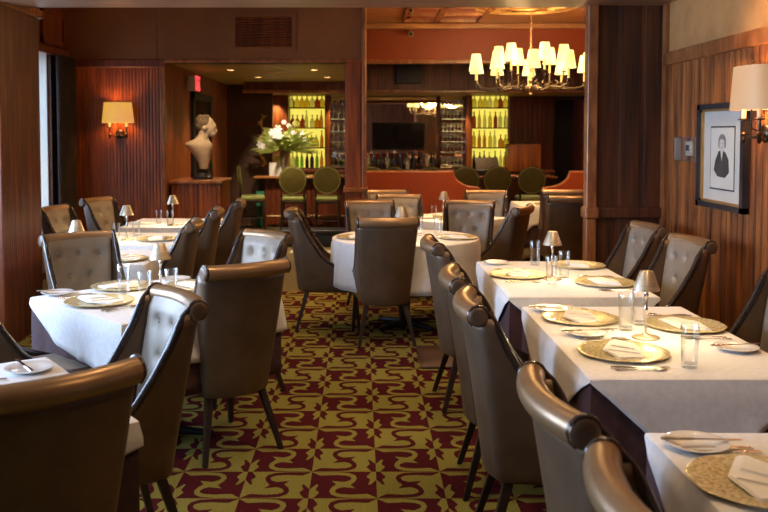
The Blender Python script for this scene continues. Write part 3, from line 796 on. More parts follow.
# rear left tables
lamp.put((-1.90,5.86,ZT), 0, 'table lamp whose metal shade peeps over the left button-backed chair', 'table lamps')
setting(-1.63, 5.98, 0, 'on the table behind the left button-backed chair', cut=False)
lamp.put((-1.89,7.08,ZT), 0, 'table lamp on the middle rear left table', 'table lamps')
short.put((-2.0,7.16,ZT), 0, 'clear glass left of the lamp on the middle rear left table', 'short tumblers')
short.put((-1.88,7.33,ZT), 0, 'clear glass right of the lamp on the middle rear left table', 'short tumblers')
setting(-1.65, 7.10, -PI/2, 'on the middle rear left table', cut=False)
napk.put((-2.0,7.45,ZT+.001), .2, 'folded napkin at the back of the middle rear left table', 'folded napkins')
lamp.put((-1.76,8.22,ZT), 0, 'table lamp on the farthest rear left table', 'table lamps')
short.put((-1.93,8.38,ZT), 0, 'clear glass left of the lamp on the farthest rear left table', 'short tumblers')
short.put((-1.82,8.36,ZT), 0, 'clear glass touching the lamp on the farthest rear left table', 'short tumblers')
napk.put((-2.08,8.36,ZT+.001), .1, 'folded napkin at the left of the farthest rear left table', 'folded napkins')
napk.put((-1.58,8.36,ZT+.001), .3, 'folded napkin at the right of the farthest rear left table', 'folded napkins')
# round table
lamp.put((.33,6.95,ZT), 0, 'table lamp peeping above the chair at the round table', 'table lamps')
setting(.80, 7.22, PI/2, 'at the right of the round table', cut=False)
setting(-.02, 7.24, -PI/2, 'at the left of the round table', cut=False)
tumb.put((.50,7.42,ZT), 0, 'left tall glass on the round table', 'tumblers')
tumb.put((.66,7.40,ZT), 0, 'right tall glass on the round table', 'tumblers')
# far centre table
lamp.put((.84,8.75,ZT), 0, 'table lamp on the far table in front of the orange divider', 'table lamps')
short.put((.76,8.98,ZT), 0, 'clear glass left of the lamp on the far table in front of the divider', 'short tumblers')
short.put((.88,9.05,ZT), 0, 'clear glass behind the lamp on the far table in front of the divider', 'short tumblers')
setting(.68, 9.0, -PI/2, 'on the far table in front of the orange divider', cut=False)
napk.put((2.3,10.9,ZT+.001), .2, 'folded napkin on the small table near the opening to the bar', 'folded napkins')
charg.put((2.3,10.65,ZT), .2, 'gold charger on the small table near the opening to the bar', 'gold charger plates')

# ------------------------------------------------------------------ sconces
def sconce(x, y, z, rz, mshade, lit, label):
    # local: wall at y=0, projects towards -y
    t = thing('wall_sconce', label, 'wall lamp', (x,y,z), rz, 'two-candle wall sconces')
    bm = bmn(); ellip(bm, (0,-.02,-.13), (.055,.022,.055), 16); obj('back_plate', bm, M['bronze'], t)
    bm = bmn()
    for s in (-1,1):
        tube(bm, [(0,-.04,-.13),(s*.045,-.06,-.155),(s*.09,-.09,-.15),(s*.10,-.10,-.12),(s*.10,-.10,-.055)], .008, 8)
        lathe(bm, [(0,-.06),(.030,-.055),(.032,-.05),(.012,-.045),(0,-.045)], 14, s*.10, -.10)
        lathe(bm, [(0,-.19),(.008,-.185),(.016,-.165),(.010,-.15),(.018,-.135),(.010,-.12),(0,-.115)], 12, s*.10, -.10)
    tube(bm, [(0,-.04,-.13),(0,-.10,-.1),(0,-.10,.26)], .005, 8)
    ellip(bm, (0,-.10,.265), (.009,.009,.012), 8)
    obj('arms', bm, M['bronze'], t)
    for s in (-1,1):
        bm = bmn(); tube(bm, [(s*.10,-.10,-.045),(s*.10,-.10,.06)], .014, 12); obj('candle', bm, lit, t)
    bm = bmn()
    lathe(bm, [(.192,0),(.165,.245),(.162,.245),(.189,0),(.192,0)], 40, 0, -.10, 0, 1, .5); obj('lamp_shade', bm, mshade, t)
    bm = bmn(); ellip(bm, (-.09,-.10,.10), (.013,.013,.02), 10); ellip(bm, (.09,-.10,.10), (.013,.013,.02), 10); obj('bulb', bm, M['bulb'], t)
    return t
sconce(-2.87, YB1, 1.74, 0, M['shade_l'], M['candle_lit'], 'glowing two-candle sconce on the red-brown panelled wall at far left')
sconce(XR, 4.95, 1.745, -PI/2, M['shade'], M['candle'], 'cream-shaded two-candle sconce on the right wall beside the portrait')

# framed portrait
t = thing('framed_portrait', 'dark framed black and white portrait print on the right wall', 'picture', (XR-.002, 5.54, 1.47))
H, Wf = .335, .36
fr = bmn()
for (a,b,c,d) in ((-Wf,Wf,-H,-H+.035),(-Wf,Wf,H-.035,H),(-Wf,-Wf+.045,-H,H),(Wf-.045,Wf,-H,H)): box(fr, -.04, 0, a, b, c, d)
obj('frame', fr, M['frame_dk'], t, False)
fr = bmn()
for (a,b,c,d) in ((-Wf+.045,Wf-.045,-H+.035,-H+.05),(-Wf+.045,Wf-.045,H-.05,H-.035),(-Wf+.045,-Wf+.065,-H+.035,H-.035),(Wf-.065,Wf-.045,-H+.035,H-.035)): box(fr, -.028, 0, a, b, c, d)
obj('gilt_slip', fr, M['gilt'], t, False)
obj('mat_board', bx(-.012,0,-Wf+.06,Wf-.06,-H+.045,H-.045), M['matbd'], t, False)
obj('print_border', bx(-.0135,-.011,-.185,.185,-.215,.19), M['ink'], t, False)
pr = obj('print', bx(-.015,-.012,-.175,.175,-.205,.18), M['print'], t, False)
bm = bmn()   # coat
prism(bm, [(-.11,-.10),(-.10,-.02),(-.05,.025),(0,.04),(.05,.03),(.10,-.03),(.12,-.09),(.06,-.13),(-.05,-.135)], -.0165, -.0145, 'x'); obj('figure_coat', bm, M['ink'], pr, False)
bm = bmn(); ellip(bm, (-.016,.0,.075), (.0015,.042,.045), 12); obj('figure_face', bm, M['matbd'], pr)
bm = bmn(); ellip(bm, (-.0155,.0,.112), (.0016,.05,.028), 12); ellip(bm, (-.0155,.045,.085), (.0016,.014,.035), 10); ellip(bm, (-.0155,-.045,.085), (.0016,.014,.035), 10)
for dy in (-.016,.016): ellip(bm, (-.017,dy,.082), (.001,.006,.004), 6)
box(bm, -.0175,-.0165,-.012,.012,.054,.057); obj('figure_hair', bm, M['inkgrey'], pr)
bm = bmn(); prism(bm, [(-.02,.035),(.02,.035),(.0,-.03)], -.0175, -.0155, 'x'); obj('figure_collar', bm, M['print'], pr, False)
# thermostat with clear guard
t = thing('thermostat_guard', 'small clear plastic guard over a cream wall control beside the portrait', 'thermostat', (XR-.004, 6.13, 1.505))
obj('cover', rbx(-.05,-.004,-.17,.17,-.085,.085, r=.008), M['glass'], t)
obj('control', rbx(-.03,-.003,-.10,-.01,-.045,.055, r=.005), M['signwhite'], t)
obj('control_display', bx(-.033,-.029,-.08,-.03,-.01,.03), M['ink'], t, False)
obj('side_plate', rbx(-.045,-.003,.14,.165,-.08,.08, r=.004), M['signwhite'], t)

# air vent
t = thing('air_vent', 'brown louvred air vent high on the bulkhead', 'vent', (-1.145, YB1-.02, 2.82))
fr = bmn()
for (a,b,c,d) in ((-.385,.385,-.225,-.18),(-.385,.385,.18,.225),(-.385,-.335,-.18,.18),(.335,.385,-.18,.18)): box(fr, a, b, -.025, 0, c, d)
obj('frame', fr, M['bulk'], t, False)
obj('backing', bx(-.335,.335,-.004,0,-.18,.18), M['black'], t, False)
bm = bmn()
for k in range(12):
    z = -.165+k*.030; prism(bm, [(-.024,z-.006),(-.020,z-.010),(-.004,z+.008),(-.008,z+.012)], -.335, .335, 'x')
obj('louvres', bm, M['wall_l'], t, False)

# downlights
def down(x, y, z, lab, r=.05, power=None, col=(1,.74,.45), ang=95, rad=.04):
    t = thing('recessed_downlight', lab, 'ceiling light', (x,y,z), 0, 'recessed downlights')
    bm = bmn(); lathe(bm, [(r+.018,0),(r+.018,-.006),(r,-.008),(r,0),(r+.018,0)], 24); obj('trim_ring', bm, M['brass'], t)
    bm = bmn(); lathe(bm, [(0,-.002),(r,-.002),(r,-.0005),(0,-.0005)], 24); obj('lens', bm, M['down'], t)
    if power:
        l = bpy.data.lights.new('downlight_beam', 'SPOT'); l.energy = power; l.color = col; l.spot_size = math.radians(ang); l.spot_blend = .8; l.shadow_soft_size = rad
        o = bpy.data.objects.new('downlight_beam', l); C.objects.link(o); o.location = (x,y,z-.03)
for i, (x, y, lab) in enumerate(((-1.75,11.9,'front left'),(-.62,11.9,'front right'),(-1.55,13.4,'rear left'),(-.5,13.4,'rear right'))):
    down(x, y, 2.48, 'small round downlight in the soffit over the hall, %s of the four' % lab, .045, 110)
for i, (x, lab) in enumerate(((-1.3,'over the flower vase'),(.55,'over the bar mirror'),(1.35,'over the wine glass shelves'),(2.2,'over the lit bottle shelves'),(3.2,'over the right end of the bar'))):
    down(x, 15.7, 2.35, 'small round downlight under the bar canopy ' + lab, .045, 90)

# ------------------------------------------------------------------ back bar
def lit_shelves(name, x0, x1, label, zs):
    t = thing(name, label, 'shelves', (0,0,0))
    obj('lit_back_panel', bx(x0, x1, 16.98, 17.02, .95, 2.34), M['backlit'], t, False)
    for z in zs: obj('shelf', bx(x0, x1, 16.72, 16.98, z-.022, z), M['barwood'], t, False)
    return t
LS = [.96, 1.355, 1.735, 2.12]
lit_shelves('lit_bottle_shelves', -1.35, -.68, 'yellow backlit bottle shelves behind the flowers', LS)
lit_shelves('lit_bottle_shelves', 2.14, 2.86, 'yellow backlit bottle shelves right of the wine glasses', LS)
def b_bottle(kind, m):
    bm = bmn()
    if kind == 0: lathe(bm, [(0,0),(.038,0),(.04,.01),(.04,.17),(.034,.20),(.014,.235),(.013,.29),(.016,.292),(.016,.305),(0,.305)], 14)
    elif kind == 1: lathe(bm, [(0,0),(.045,0),(.052,.02),(.05,.12),(.03,.16),(.015,.18),(.014,.22),(.018,.222),(.018,.245),(0,.245)], 14)
    else: lathe(bm, [(0,0),(.034,0),(.036,.01),(.036,.14),(.030,.19),(.013,.25),(.012,.31),(.014,.33),(0,.33)], 14)
    return tag(obj('liquor_bottle', bm, m), '', 'bottle')
bp = {}
def bottle(k, mi, loc, label, group):
    m = M['lime'] if mi == 'lime' else M['liq'][mi]
    if (k, mi) not in bp: o = bp[(k,mi)] = b_bottle(k, m)
    else: o = bp[(k,mi)].copy(); C.objects.link(o)
    o.location = loc; o['label'] = label; o['group'] = group
    # stopper
    return o
names = ['bottom', 'second', 'third', 'top']
for side, x0, x1 in (('left', -1.30, -.74), ('right', 2.20, 2.80)):
    for si, z in enumerate(LS):
        n = 7
        for k in range(n):
            x = x0+(x1-x0)*k/(n-1)+random.uniform(-.01,.01)
            kk = random.choice((0,1,2)) if si < 3 else 1
            mi = random.choice((0,1,3,5,0,2,5)) if si else random.choice((4,6,6,0,3))
            if si == 0 and side == 'left' and k == 2: kk, mi = 2, 'lime'
            if (x1-x0) and z > 2: kk = 1
            bottle(kk, mi, (x, 16.84+random.uniform(-.04,.04), z), 'liquor bottle on the %s shelf of the %s lit bottle shelves' % (names[si], side), 'bottles on the %s lit shelves, %s shelf' % (side, names[si]))
# wood uprights
def upright(x0, x1, label):
    tag(obj('wood_upright', rbx(x0, x1, 16.6, 17.05, 0, 2.34, r=.01), M['wall_l'], None), label, 'pillar')
upright(-1.86, -1.36, 'broad red mahogany pilaster behind the flower arrangement')
upright(-.67, -.57, 'narrow red upright between the left bottles and the glass shelves')
upright(2.02, 2.13, 'narrow red upright between wine glasses and right lit bottles')
# glass racks
def rack(x0, x1, label):
    t = thing('glass_shelf_rack', label, 'shelves', (0,0,0))
    obj('mirror_back', bx(x0, x1, 16.99, 17.02, .95, 2.34), M['mirror'], t, False)
    for z in GZ: obj('glass_shelf', bx(x0, x1, 16.74, 16.98, z-.012, z), M['glass_shelf'], t, False)
M['glass_shelf'] = mat('green_edge_glass', (.30,.36,.26), (.25,.30,.2), rough=.1, coat=.5)
M['stemglass'] = mat('bright_stemware', (.80,.76,.62), (.6,.55,.44), rough=.08, coat=1, trans=.25)
GZ = [1.0, 1.26, 1.46, 1.66, 1.90, 2.10]
rack(-.56, -.27, 'mirror-backed glass shelves of stemware behind the column')
rack(1.56, 2.01, 'mirror-backed glass shelves crowded with wine glasses')
def b_stem():
    bm = bmn(); lathe(bm, [(0,0),(.032,0),(.030,.004),(.006,.008),(.004,.07),(.018,.085),(.033,.12),(.034,.14),(.028,.17),(.026,.17),(.031,.14),(.028,.115),(.0,.088)], 14)
    return tag(obj('wine_glass', bm, M['stemglass']), '', 'wine glass')
stem = Proto(b_stem)
for rn, x0, x1, n in (('shelves behind the column', -.52, -.31, 3), ('crowded wine glass shelves', 1.61, 1.96, 6)):
    for zi, z in enumerate(GZ):
        for k in range(n):
            stem.put((x0+(x1-x0)*k/(n-1), 16.86, z), 0, 'stemmed glass on shelf %s of the %s' % ('one two three four five six'.split()[zi]+' from the bottom', rn), 'stemware, %s, %s' % (rn, 'one two three four five six'.split()[zi]))
# mirror and tv
t = thing('bar_mirror', 'wide bar mirror reflecting the chandelier', 'mirror', (0,0,0))
obj('mirror_glass', bx(.09, 1.50, 17.0, 17.03, 1.02, 2.33), M['mirror'], t, False)
fr = bmn()
for (a,b,c,d) in ((.05,1.54,.98,1.03),(1.48,1.54,.98,2.34),(.05,.10,.98,2.34)): box(fr, a, b, 16.96, 17.04, c, d)
obj('frame', fr, M['barwood'], t, False)
t = thing('television', 'black flat television hanging in front of the bar mirror', 'television', (.74,16.86,1.57))
obj('casing', rbx(-.505,.505,-.03,.03,-.265,.265, r=.008), M['black'], t)
obj('screen', bx(-.485,.485,-.034,-.029,-.24,.245), M['tv'], t, False)
obj('wall_bracket', bx(-.1,.1,.03,.16,-.1,.1), M['black_metal'], t, False)
# speed rail bottles below mirror
tag(obj('back_counter', rbx(-1.36, 3.7, 16.55, 17.1, .86, .93, r=.01), M['barwood']), 'dark back counter under the bar mirror and shelves', 'counter')
for k in range(11):
    bottle(k % 3 if k % 3 != 1 else 0, 6 if k % 3 else 3, (.16+k*.125, 16.72, .93), 'dark bottle lined up on the back counter under the television', 'bottles under the television')
# wood cabinet right of bottles
t = thing('bar_cabinet', 'dark wooden cabinet front right of the lit bottle shelves', 'cabinet', (0,0,0))
bm = bmn(); bead_x(bm, 16.9, 2.88, 3.72, .9, 2.33, .09, .008); obj('body', bm, M['barwood'], t, False)
obj('lower_panel', rbx(2.80, 3.42, 16.5, 16.88, .9, 1.42, r=.01), M['wall_l'], t)
# speaker in the bead fascia
tag(obj('wall_speaker', rbx(.60, 1.02, 14.42, 14.60, 2.44, 2.79, r=.01), M['black']), 'black speaker box on the beaded fascia above the bar', 'speaker')
# laptop / register
t = thing('bar_register', 'silver tilted screen standing on the bar behind the stools', 'computer', (2.22,15.2,.89))
bm = bmn(); prism(bm, [(-.02,.10),(.03,.10),(.19,.30),(.16,.31)], -.2, .2, 'x'); obj('screen', bm, M['silver'], t, False)
obj('base', rbx(-.22,.22,-.10,.14,0,.10, r=.01), M['black'], t)
# menu cards
tag(obj('menu_card', rbx(-1.56,-1.34,15.02,15.03,.89,1.12, r=.003), M['paper']), 'white card standing on the bar left of the vase', 'card')
tag(obj('framed_card', rbx(-1.50,-1.33,15.30,15.32,.89,1.24, r=.004), M['greenbloom']), 'pale green framed card behind the white card on the bar', 'card')
# exit sign
t = thing('exit_sign', 'red exit sign under the hall soffit above the bust', 'sign', (-2.27, 12.0, 2.30))
obj('housing', rbx(-.07,.05,-.165,.165,-.10,.10, r=.006), M['signwhite'], t)
obj('bracket', rbx(-.085,-.07,-.02,.02,-.03,.03, r=.003), M['black'], t)
f = obj('lit_face', bx(.05,.056,-.16,.16,-.10,.10), M['red'], t, False)
cu = bpy.data.curves.new('exit_letters', 'FONT'); cu.body = 'EXIT'; cu.size = .15; cu.align_x = 'CENTER'; cu.align_y = 'CENTER'; cu.extrude = .002
tmp = bpy.data.objects.new('exit_letters_curve', cu); C.objects.link(tmp)
bpy.context.view_layer.update()
me = bpy.data.meshes.new_from_object(tmp); bpy.data.objects.remove(tmp)
me.materials.clear(); me.materials.append(M['paper'])
e = bpy.data.objects.new('letters', me); C.objects.link(e); e.parent = f; e.location = (.058,0,0); e.rotation_euler = (PI/2,0,PI/2)

# bar stools
def b_stool():
    t = thing('bar_stool', '', 'bar stool')
    bm = bmn(); mt = Matrix.Translation((0,-.20,.85)) @ Matrix.Rotation(math.radians(96), 4, 'X')
    lathe(bm, [(0,-.03),(.19,-.03),(.222,-.022),(.235,0),(.222,.022),(.205,.026),(.19,.03),(0,.035)], 40); xform(bm, mt); obj('backrest', bm, M['green'], t)
    bm = bmn(); tube(bm, [(.215*math.cos(a*2*PI/40), .215*math.sin(a*2*PI/40), .024) for a in range(41)], .005, 6, cap=False); xform(bm, mt); obj('piping', bm, M['ggreen'], t)
    bm = bmn(); tube(bm, [(.215*math.cos(a*2*PI/40), .215*math.sin(a*2*PI/40), -.024) for a in range(41)], .005, 6, cap=False); xform(bm, mt); obj('piping', bm, M['ggreen'], t)
    bm = bmn(); rbox(bm, -.21,.21,-.20,.22,.50,.58, r=.035, seg=4); obj('seat', bm, M['ggreen'], t)
    bm = bmn(); rbox(bm, -.20,.20,-.19,.20,.46,.505, r=.01); obj('seat_frame', bm, M['leg'], t)
    for sx in (-1,1):
        bm = bmn(); tube(bm, [(sx*.20,-.24,0),(sx*.18,-.18,.46),(sx*.19,-.19,.70)], [.016,.02,.016], 8); obj('leg', bm, M['leg'], t)
        bm = bmn(); tube(bm, [(sx*.20,.20,0),(sx*.18,.17,.47)], [.015,.02], 8); obj('leg', bm, M['leg'], t)
    bm = bmn(); 
    for a, b in (((-.19,-.21,.17),(.19,-.21,.17)),((-.19,.19,.17),(.19,.19,.17)),((-.195,-.21,.2),(-.195,.19,.2)),((.195,-.21,.2),(.195,.19,.2))): tube(bm, [a,b], .011, 8)
    obj('footrest', bm, M['leg'], t)
    return t
stool = Proto(b_stool)
ordn = ['directly under the flower vase','just left of the wooden column','peeping over the divider nearest the column','second peeping over the orange divider','third peeping over the orange divider','half behind the swept divider end','in the opening, left of the right stool','at the right end of the opening']
for u, lab in zip((293,327,372,394,430,465,497,531), ordn):
    x = (u-360)*14.45/872; stool.put((x, 14.62, 0), 0, 'round-backed green bar stool ' + lab, 'round-backed green bar stools')
stool.put((-1.83,14.75,0), -PI/2+.15, 'bright green bar stool turned sideways at the left end of the bar', 'round-backed green bar stools')
tag(obj('green_panel', rbx(-1.80,-1.66,15.12,15.18,0,.62, r=.004), M['teal']), 'teal green upright panel behind the sideways stool', 'panel')

# low dark case + pale strip on the floor before the bar
t = thing('low_dark_chest', 'low dark chest on the floor in front of the bar stools', 'chest', (-.62,12.6,0))
obj('body', rbx(-.52,.52,-.2,.2,.01,.19, r=.015), M['dark_navy'], t); obj('lid', rbx(-.53,.53,-.21,.21,.19,.24, r=.012), M['dark_navy'], t)
tag(obj('floor_strip', rbx(-.95,-.10,11.75,12.0,0,.012, r=.004), M['signwhite']), 'pale threshold strip on the floor in front of the dark chest', 'threshold')
# handbag-like dark case by the round table
tag(obj('floor_mat', rbx(.42,1.05,5.95,6.55,0,.02, r=.01), M['hall']), 'dark mat with reddish rim on the carpet beside the farthest aisle chair', 'mat')

# pedestal with bust
t = thing('bust_pedestal', 'panelled wooden pedestal under the plaster bust', 'pedestal', (-2.0,11.05,0))
bm = bmn(); bead_x(bm, -.36, -.31, .30, 0, 1.0, .055, .007); box(bm, -.31,.30,-.35,.35,0,1.0); obj('body', bm, M['wall_l'], t, False)
obj('top', rbx(-.335,.325,-.39,.37,1.0,1.045, r=.01), M['trim'], t)
t = thing('plaster_bust', 'cream plaster bust with bowed head, shoulders to the left, on the panelled pedestal', 'sculpture', (-1.98,11.0,1.045), 0)
bm = bmn(); lathe(bm, [(0,0),(.13,0),(.13,.03),(.10,.05),(.07,.08),(.09,.13),(0,.13)], 24); obj('socle', bm, M['black'], t)
bm = bmn()
def E(x,y,z,a,b,c,ry=0,rx=0): ellip(bm, (x,y,z), (a,b,c), 20, Matrix.Rotation(math.radians(ry),3,'Y') @ Matrix.Rotation(math.radians(rx),3,'X'))
prof = [(.10,.02,.03,.04),(.12,.02,.055,.06),(.19,.02,.068,.07),(.27,.008,.095,.085),(.34,-.012,.130,.10),(.40,-.035,.165,.11),(.435,-.050,.178,.11),(.465,-.045,.150,.10),(.49,-.02,.105,.09),(.52,.005,.078,.075),(.56,.022,.070,.068),(.62,.035,.075,.070),(.66,.045,.05,.05)]
rg = [[bm.verts.new((cx+a_*math.cos(k*PI/16)+(.03*math.cos(k*PI/16) if False else 0), b_*math.sin(k*PI/16), z)) for k in range(32)] for z, cx, a_, b_ in prof]
for p, q in zip(rg, rg[1:]):
    for k in range(32): bm.faces.new((p[k], p[(k+1)%32], q[(k+1)%32], q[k]))
bm.faces.new(rg[0]); bm.faces.new(rg[-1])
E(.05,0,.675,.108,.094,.112,25); E(.095,0,.635,.082,.074,.098,25); E(.170,0,.60,.022,.016,.030,25); E(.125,0,.575,.055,.052,.045,20)
E(.045,-.092,.64,.02,.012,.032); E(.045,.092,.64,.02,.012,.032)
b = obj('bust', bm, M['stone'], t); md = b.modifiers.new('r','REMESH'); md.mode = 'VOXEL'; md.voxel_size = .010; md.use_smooth_shade = True
md = b.modifiers.new('s','SMOOTH'); md.iterations = 4

bm = bmn(); ellip(bm, (.030,0,.700), (.108,.102,.098), 20, Matrix.Rotation(math.radians(25),3,'Y')); ellip(bm, (-.005,0,.67), (.078,.090,.080), 16)
for k in range(60):
    a = k*2.4; h = k/60; r_ = .100*math.sqrt(1-(h*.9)**2); ellip(bm, (.03+r_*math.cos(a)*.95-.01, r_*math.sin(a)*.92, .70+h*.100), (.018,.018,.014), 6)
M['stonehair'] = mat('brown_hair_patina', (.20,.125,.07), (.11,.07,.04), rough=.7, scale=20)  # darker brown colour of the hair
obj('hair', bm, M['stonehair'], t)
# flower vase + bouquet
VX, VY = -1.29, 14.98
bm = bmn(); lathe(bm, [(0,0),(.055,0),(.06,.01),(.045,.06),(.05,.16),(.078,.34),(.085,.42),(.07,.455),(.062,.455),(.075,.42),(.05,.2),(0,.15)], 28)
tag(obj('flower_vase', bm, M['pewter'], loc=(VX,VY,.89)), 'tall pewter grey vase on the bar holding the bouquet', 'vase')
t = thing('flower_bouquet', 'large bouquet of white lilies and green blooms in the vase on the bar', 'flowers', (VX,VY,1.33))
rd = random.Random(3)
bm = bmn(); bs = bmn()
for k in range(300):
    a = rd.uniform(0,2*PI); el = rd.uniform(-.15,1.35); L = rd.uniform(.32,.68)*(1 if abs(math.cos(a))>.5 else .7)
    if el > .8: L *= .85
    d = Vector((math.cos(a)*math.cos(el)*1.15, math.sin(a)*math.cos(el)*.9-.15, math.sin(el)*.85+.12)); d.normalize()
    straw = k % 4 == 0
    tgt = bs if straw else bm
    p0 = Vector((0,0,.0)); s = d.cross(Vector((0,1,.3))).normalized()
    w = .007 if straw else rd.uniform(.016,.034)
    st = .2*L if not straw else 0; pts = []
    for j in range(6):
        f = j/5; p = d*(st+(L*(1.15 if straw else 1)-st)*f) + Vector((0,0,-.12*f*f*L)); ww = w*math.sin(PI*min(.98,f*.9+.08)); pts.append((tgt.verts.new(p+s*ww), tgt.verts.new(p-s*ww)))
    for (a1,b1),(a2,b2) in zip(pts, pts[1:]): tgt.faces.new((a1,b1,b2,a2))
obj('leaves', bm, M['leaf'], t); obj('grass_stems', bs, M['straw'], t)
def lily(c, r, m, name):
    bm = bmn()
    ax = Vector((c[0]*.6, -.8, c[2]-.1)).normalized(); q = ax.to_track_quat('Z','Y').to_matrix()
    for k in range(6):
        a = k*PI/3; pts = []
        for j in range(6):
            f = j/5; rr = r*f; w = r*.30*math.sin(PI*min(.97,f*.85+.12)); z = r*.5*f-(r*.45*f**3)
            ca, sa = math.cos(a), math.sin(a)
            pts.append((bm.verts.new(Vector(c)+q@Vector((ca*rr-sa*w, sa*rr+ca*w, z))), bm.verts.new(Vector(c)+q@Vector((ca*rr+sa*w, sa*rr-ca*w, z)))))
        for (a1,b1),(a2,b2) in zip(pts, pts[1:]): bm.faces.new((a1,b1,b2,a2))
    ellip(bm, Vector(c)+ax*.02, (.012,.012,.012), 8)
    obj(name, bm, m, t)
for c in ((-.18,-.17,.30),(-.08,-.2,.25),(-.20,-.16,.20),(-.10,-.18,.36),(-.13,-.22,.27),(-.40,-.06,.10),(-.34,-.08,.06)): lily(c, .085, M['petal'], 'white_lily')
for c in ((.16,-.16,.30),(.30,-.14,.30),(.34,-.1,.18),(.08,-.12,.42),(.0,-.12,.48)): lily(c, .05, M['petal'], 'cream_blossom')
for c in ((-.03,-.17,.08),(.04,-.18,.14),(-.13,-.14,.06),(.09,-.16,.04),(.14,-.16,.20),(.24,-.14,.10),(-.26,-.14,.14),(.05,-.18,.27),(.2,-.12,.45)):
    bm = bmn()
    for k in range(26):
        u = Vector((rd.gauss(0,1), rd.gauss(0,1), rd.gauss(0,1))).normalized()*.05; ellip(bm, Vector(c)+u, (.016,.016,.016), 6)
    obj('green_bloom', bm, M['greenbloom'], t)

# gold scroll ornament on hall wall
bm = bmn()
for k in range(26):
    z = 1.05+k*.035; a = k*.8; x = .045*math.sin(a); ellip(bm, (x, 0, z), (.035+.01*math.sin(k*2.1), .012, .016), 8)
    tube(bm, [(x,0,z),(x*-.4,0,z+.035)], .006, 5)
tag(obj('wall_ornament', bm, M['gold'], loc=(-1.72,15.42,0)), 'gold leafy ornament strip on the dark hall wall left of the flowers', 'ornament')

# ------------------------------------------------------------------ chandelier
CX, CY, CZ = 2.02, 10.4, 2.20
t = thing('chandelier', 'large brass chandelier with many small glowing ivory shades', 'chandelier', (CX, CY, 0))
bm = bmn(); lathe(bm, [(0,2.06),(.012,2.065),(.022,2.08),(.010,2.10),(.03,2.12),(.055,2.15),(.05,2.18),(.02,2.20),(.018,2.22),(.03,2.24),(.018,2.27),(.014,2.40),(.026,2.42),(.026,2.47),(.012,2.50),(.02,2.54),(.006,2.57),(0,2.57)], 18); obj('central_stem', bm, M['brass'], t)
bm = bmn(); z = 2.56
k = 0
while z < 3.18:
    pts = [Vector((.012*math.cos(a), 0, .022*math.sin(a))) for a in [i*2*PI/10 for i in range(11)]]
    R = Matrix.Rotation(PI/2*(k%2), 3, 'Z'); tube(bm, [R@p+Vector((0,0,z)) for p in pts], .003, 5, cap=False); z += .034; k += 1
obj('chain', bm, M['brass'], t)
bm = bmn(); lathe(bm, [(0,3.15),(.06,3.16),(.075,3.2),(0,3.2)], 20); obj('ceiling_rose', bm, M['brass'], t)
def arm(a, R_, zt, name='arm'):
    c, s = math.cos(a), math.sin(a)
    bm = bmn(); tube(bm, [(c*r*R_, s*r*R_, CZ+dz) for r, dz in ((.04,-.02),(.2,-.07),(.4,-.02),(.6,-.05),(.8,-.06),(.95,-.03),(1,zt))], [.010,.009,.008,.008,.007,.008,.010], 7)
    lathe(bm, [(0,zt-.08),(.012,zt-.06),(.008,zt-.03),(0,zt-.03)], 8, c*R_, s*R_, CZ)
    tube(bm, [(c*.45*R_, s*.45*R_, CZ-.02),(c*.55*R_-s*.06, s*.55*R_+c*.06, CZ+.03),(c*.68*R_-s*.03, s*.68*R_+c*.03, CZ+.0)], .004, 5)
    lathe(bm, [(0,0),(.032,.006),(.034,.014),(.012,.016),(0,.016)], 12, c*R_, s*R_, CZ+zt)
    ar = obj(name, bm, M['bronze'], t)
    bm = bmn(); tube(bm, [(c*R_, s*R_, CZ+zt+.015),(c*R_, s*R_, CZ+zt+.15)], .012, 9); obj('candle', bm, M['candle_lit'], ar)
    bm = bmn(); lathe(bm, [(.084,0),(.050,.20),(.047,.20),(.081,0),(.084,0)], 24, c*R_, s*R_, CZ+zt+.125); obj('lamp_shade', bm, M['chshade'], ar)
for k in range(10): arm(k*2*PI/10+.16, .67, .02)
for k in range(6): arm(k*2*PI/6+.75, .38, .13)
for a, r in ((0,.45),(PI/2*1.3,.40),(PI*1.4,.45)):
    l = bpy.data.lights.new('chandelier_glow','POINT'); l.energy = 60; l.color = (1,.62,.26); l.shadow_soft_size = .25
    o = bpy.data.objects.new('chandelier_glow', l); C.objects.link(o); o.location = (CX+r*math.cos(a), CY+r*math.sin(a), 2.55)
# ceiling medallion and mirrored coffers
bm = bmn()
for r_, w in ((.62,.022),(.50,.014),(.20,.018)):
    tube(bm, [(CX+.05+r_*math.cos(a*2*PI/48), 11.0+r_*.9*math.sin(a*2*PI/48), 3.188) for a in range(49)], w, 6, cap=False)
for k in range(10):
    a = k*2*PI/10; tube(bm, [(CX+.05+math.cos(a+b)*r_, 11.0+.9*math.sin(a+b)*r_, 3.188) for r_, b in ((.2,0),(.3,.2),(.4,.15),(.5,-.1),(.42,-.25),(.34,-.12))], .012, 5)
tag(obj('ceiling_medallion', bm, M['gilt']), 'gilded scrollwork medallion on the ceiling above the chandelier', 'ceiling ornament')
for i, (a, b) in enumerate(((.62,1.02),(1.1,1.62))):
    fr = bmn()
    for (p,q,r,s) in ((a-.04,b+.04,10.9,10.96),(a-.04,b+.04,12.25,12.31),(a-.04,a,10.9,12.31),(b,b+.04,10.9,12.31),(a,b,11.6,11.64)): box(fr, p, q, r, s, 3.165, 3.2)
    t2 = thing('ceiling_mirror', ('left' if i == 0 else 'right') + ' mirrored ceiling coffer beside the medallion', 'mirror')
    obj('frame', fr, M['trim'], t2, False); obj('mirror_glass', bx(a,b,10.96,12.25,3.185,3.199), M['mirror'], t2, False)
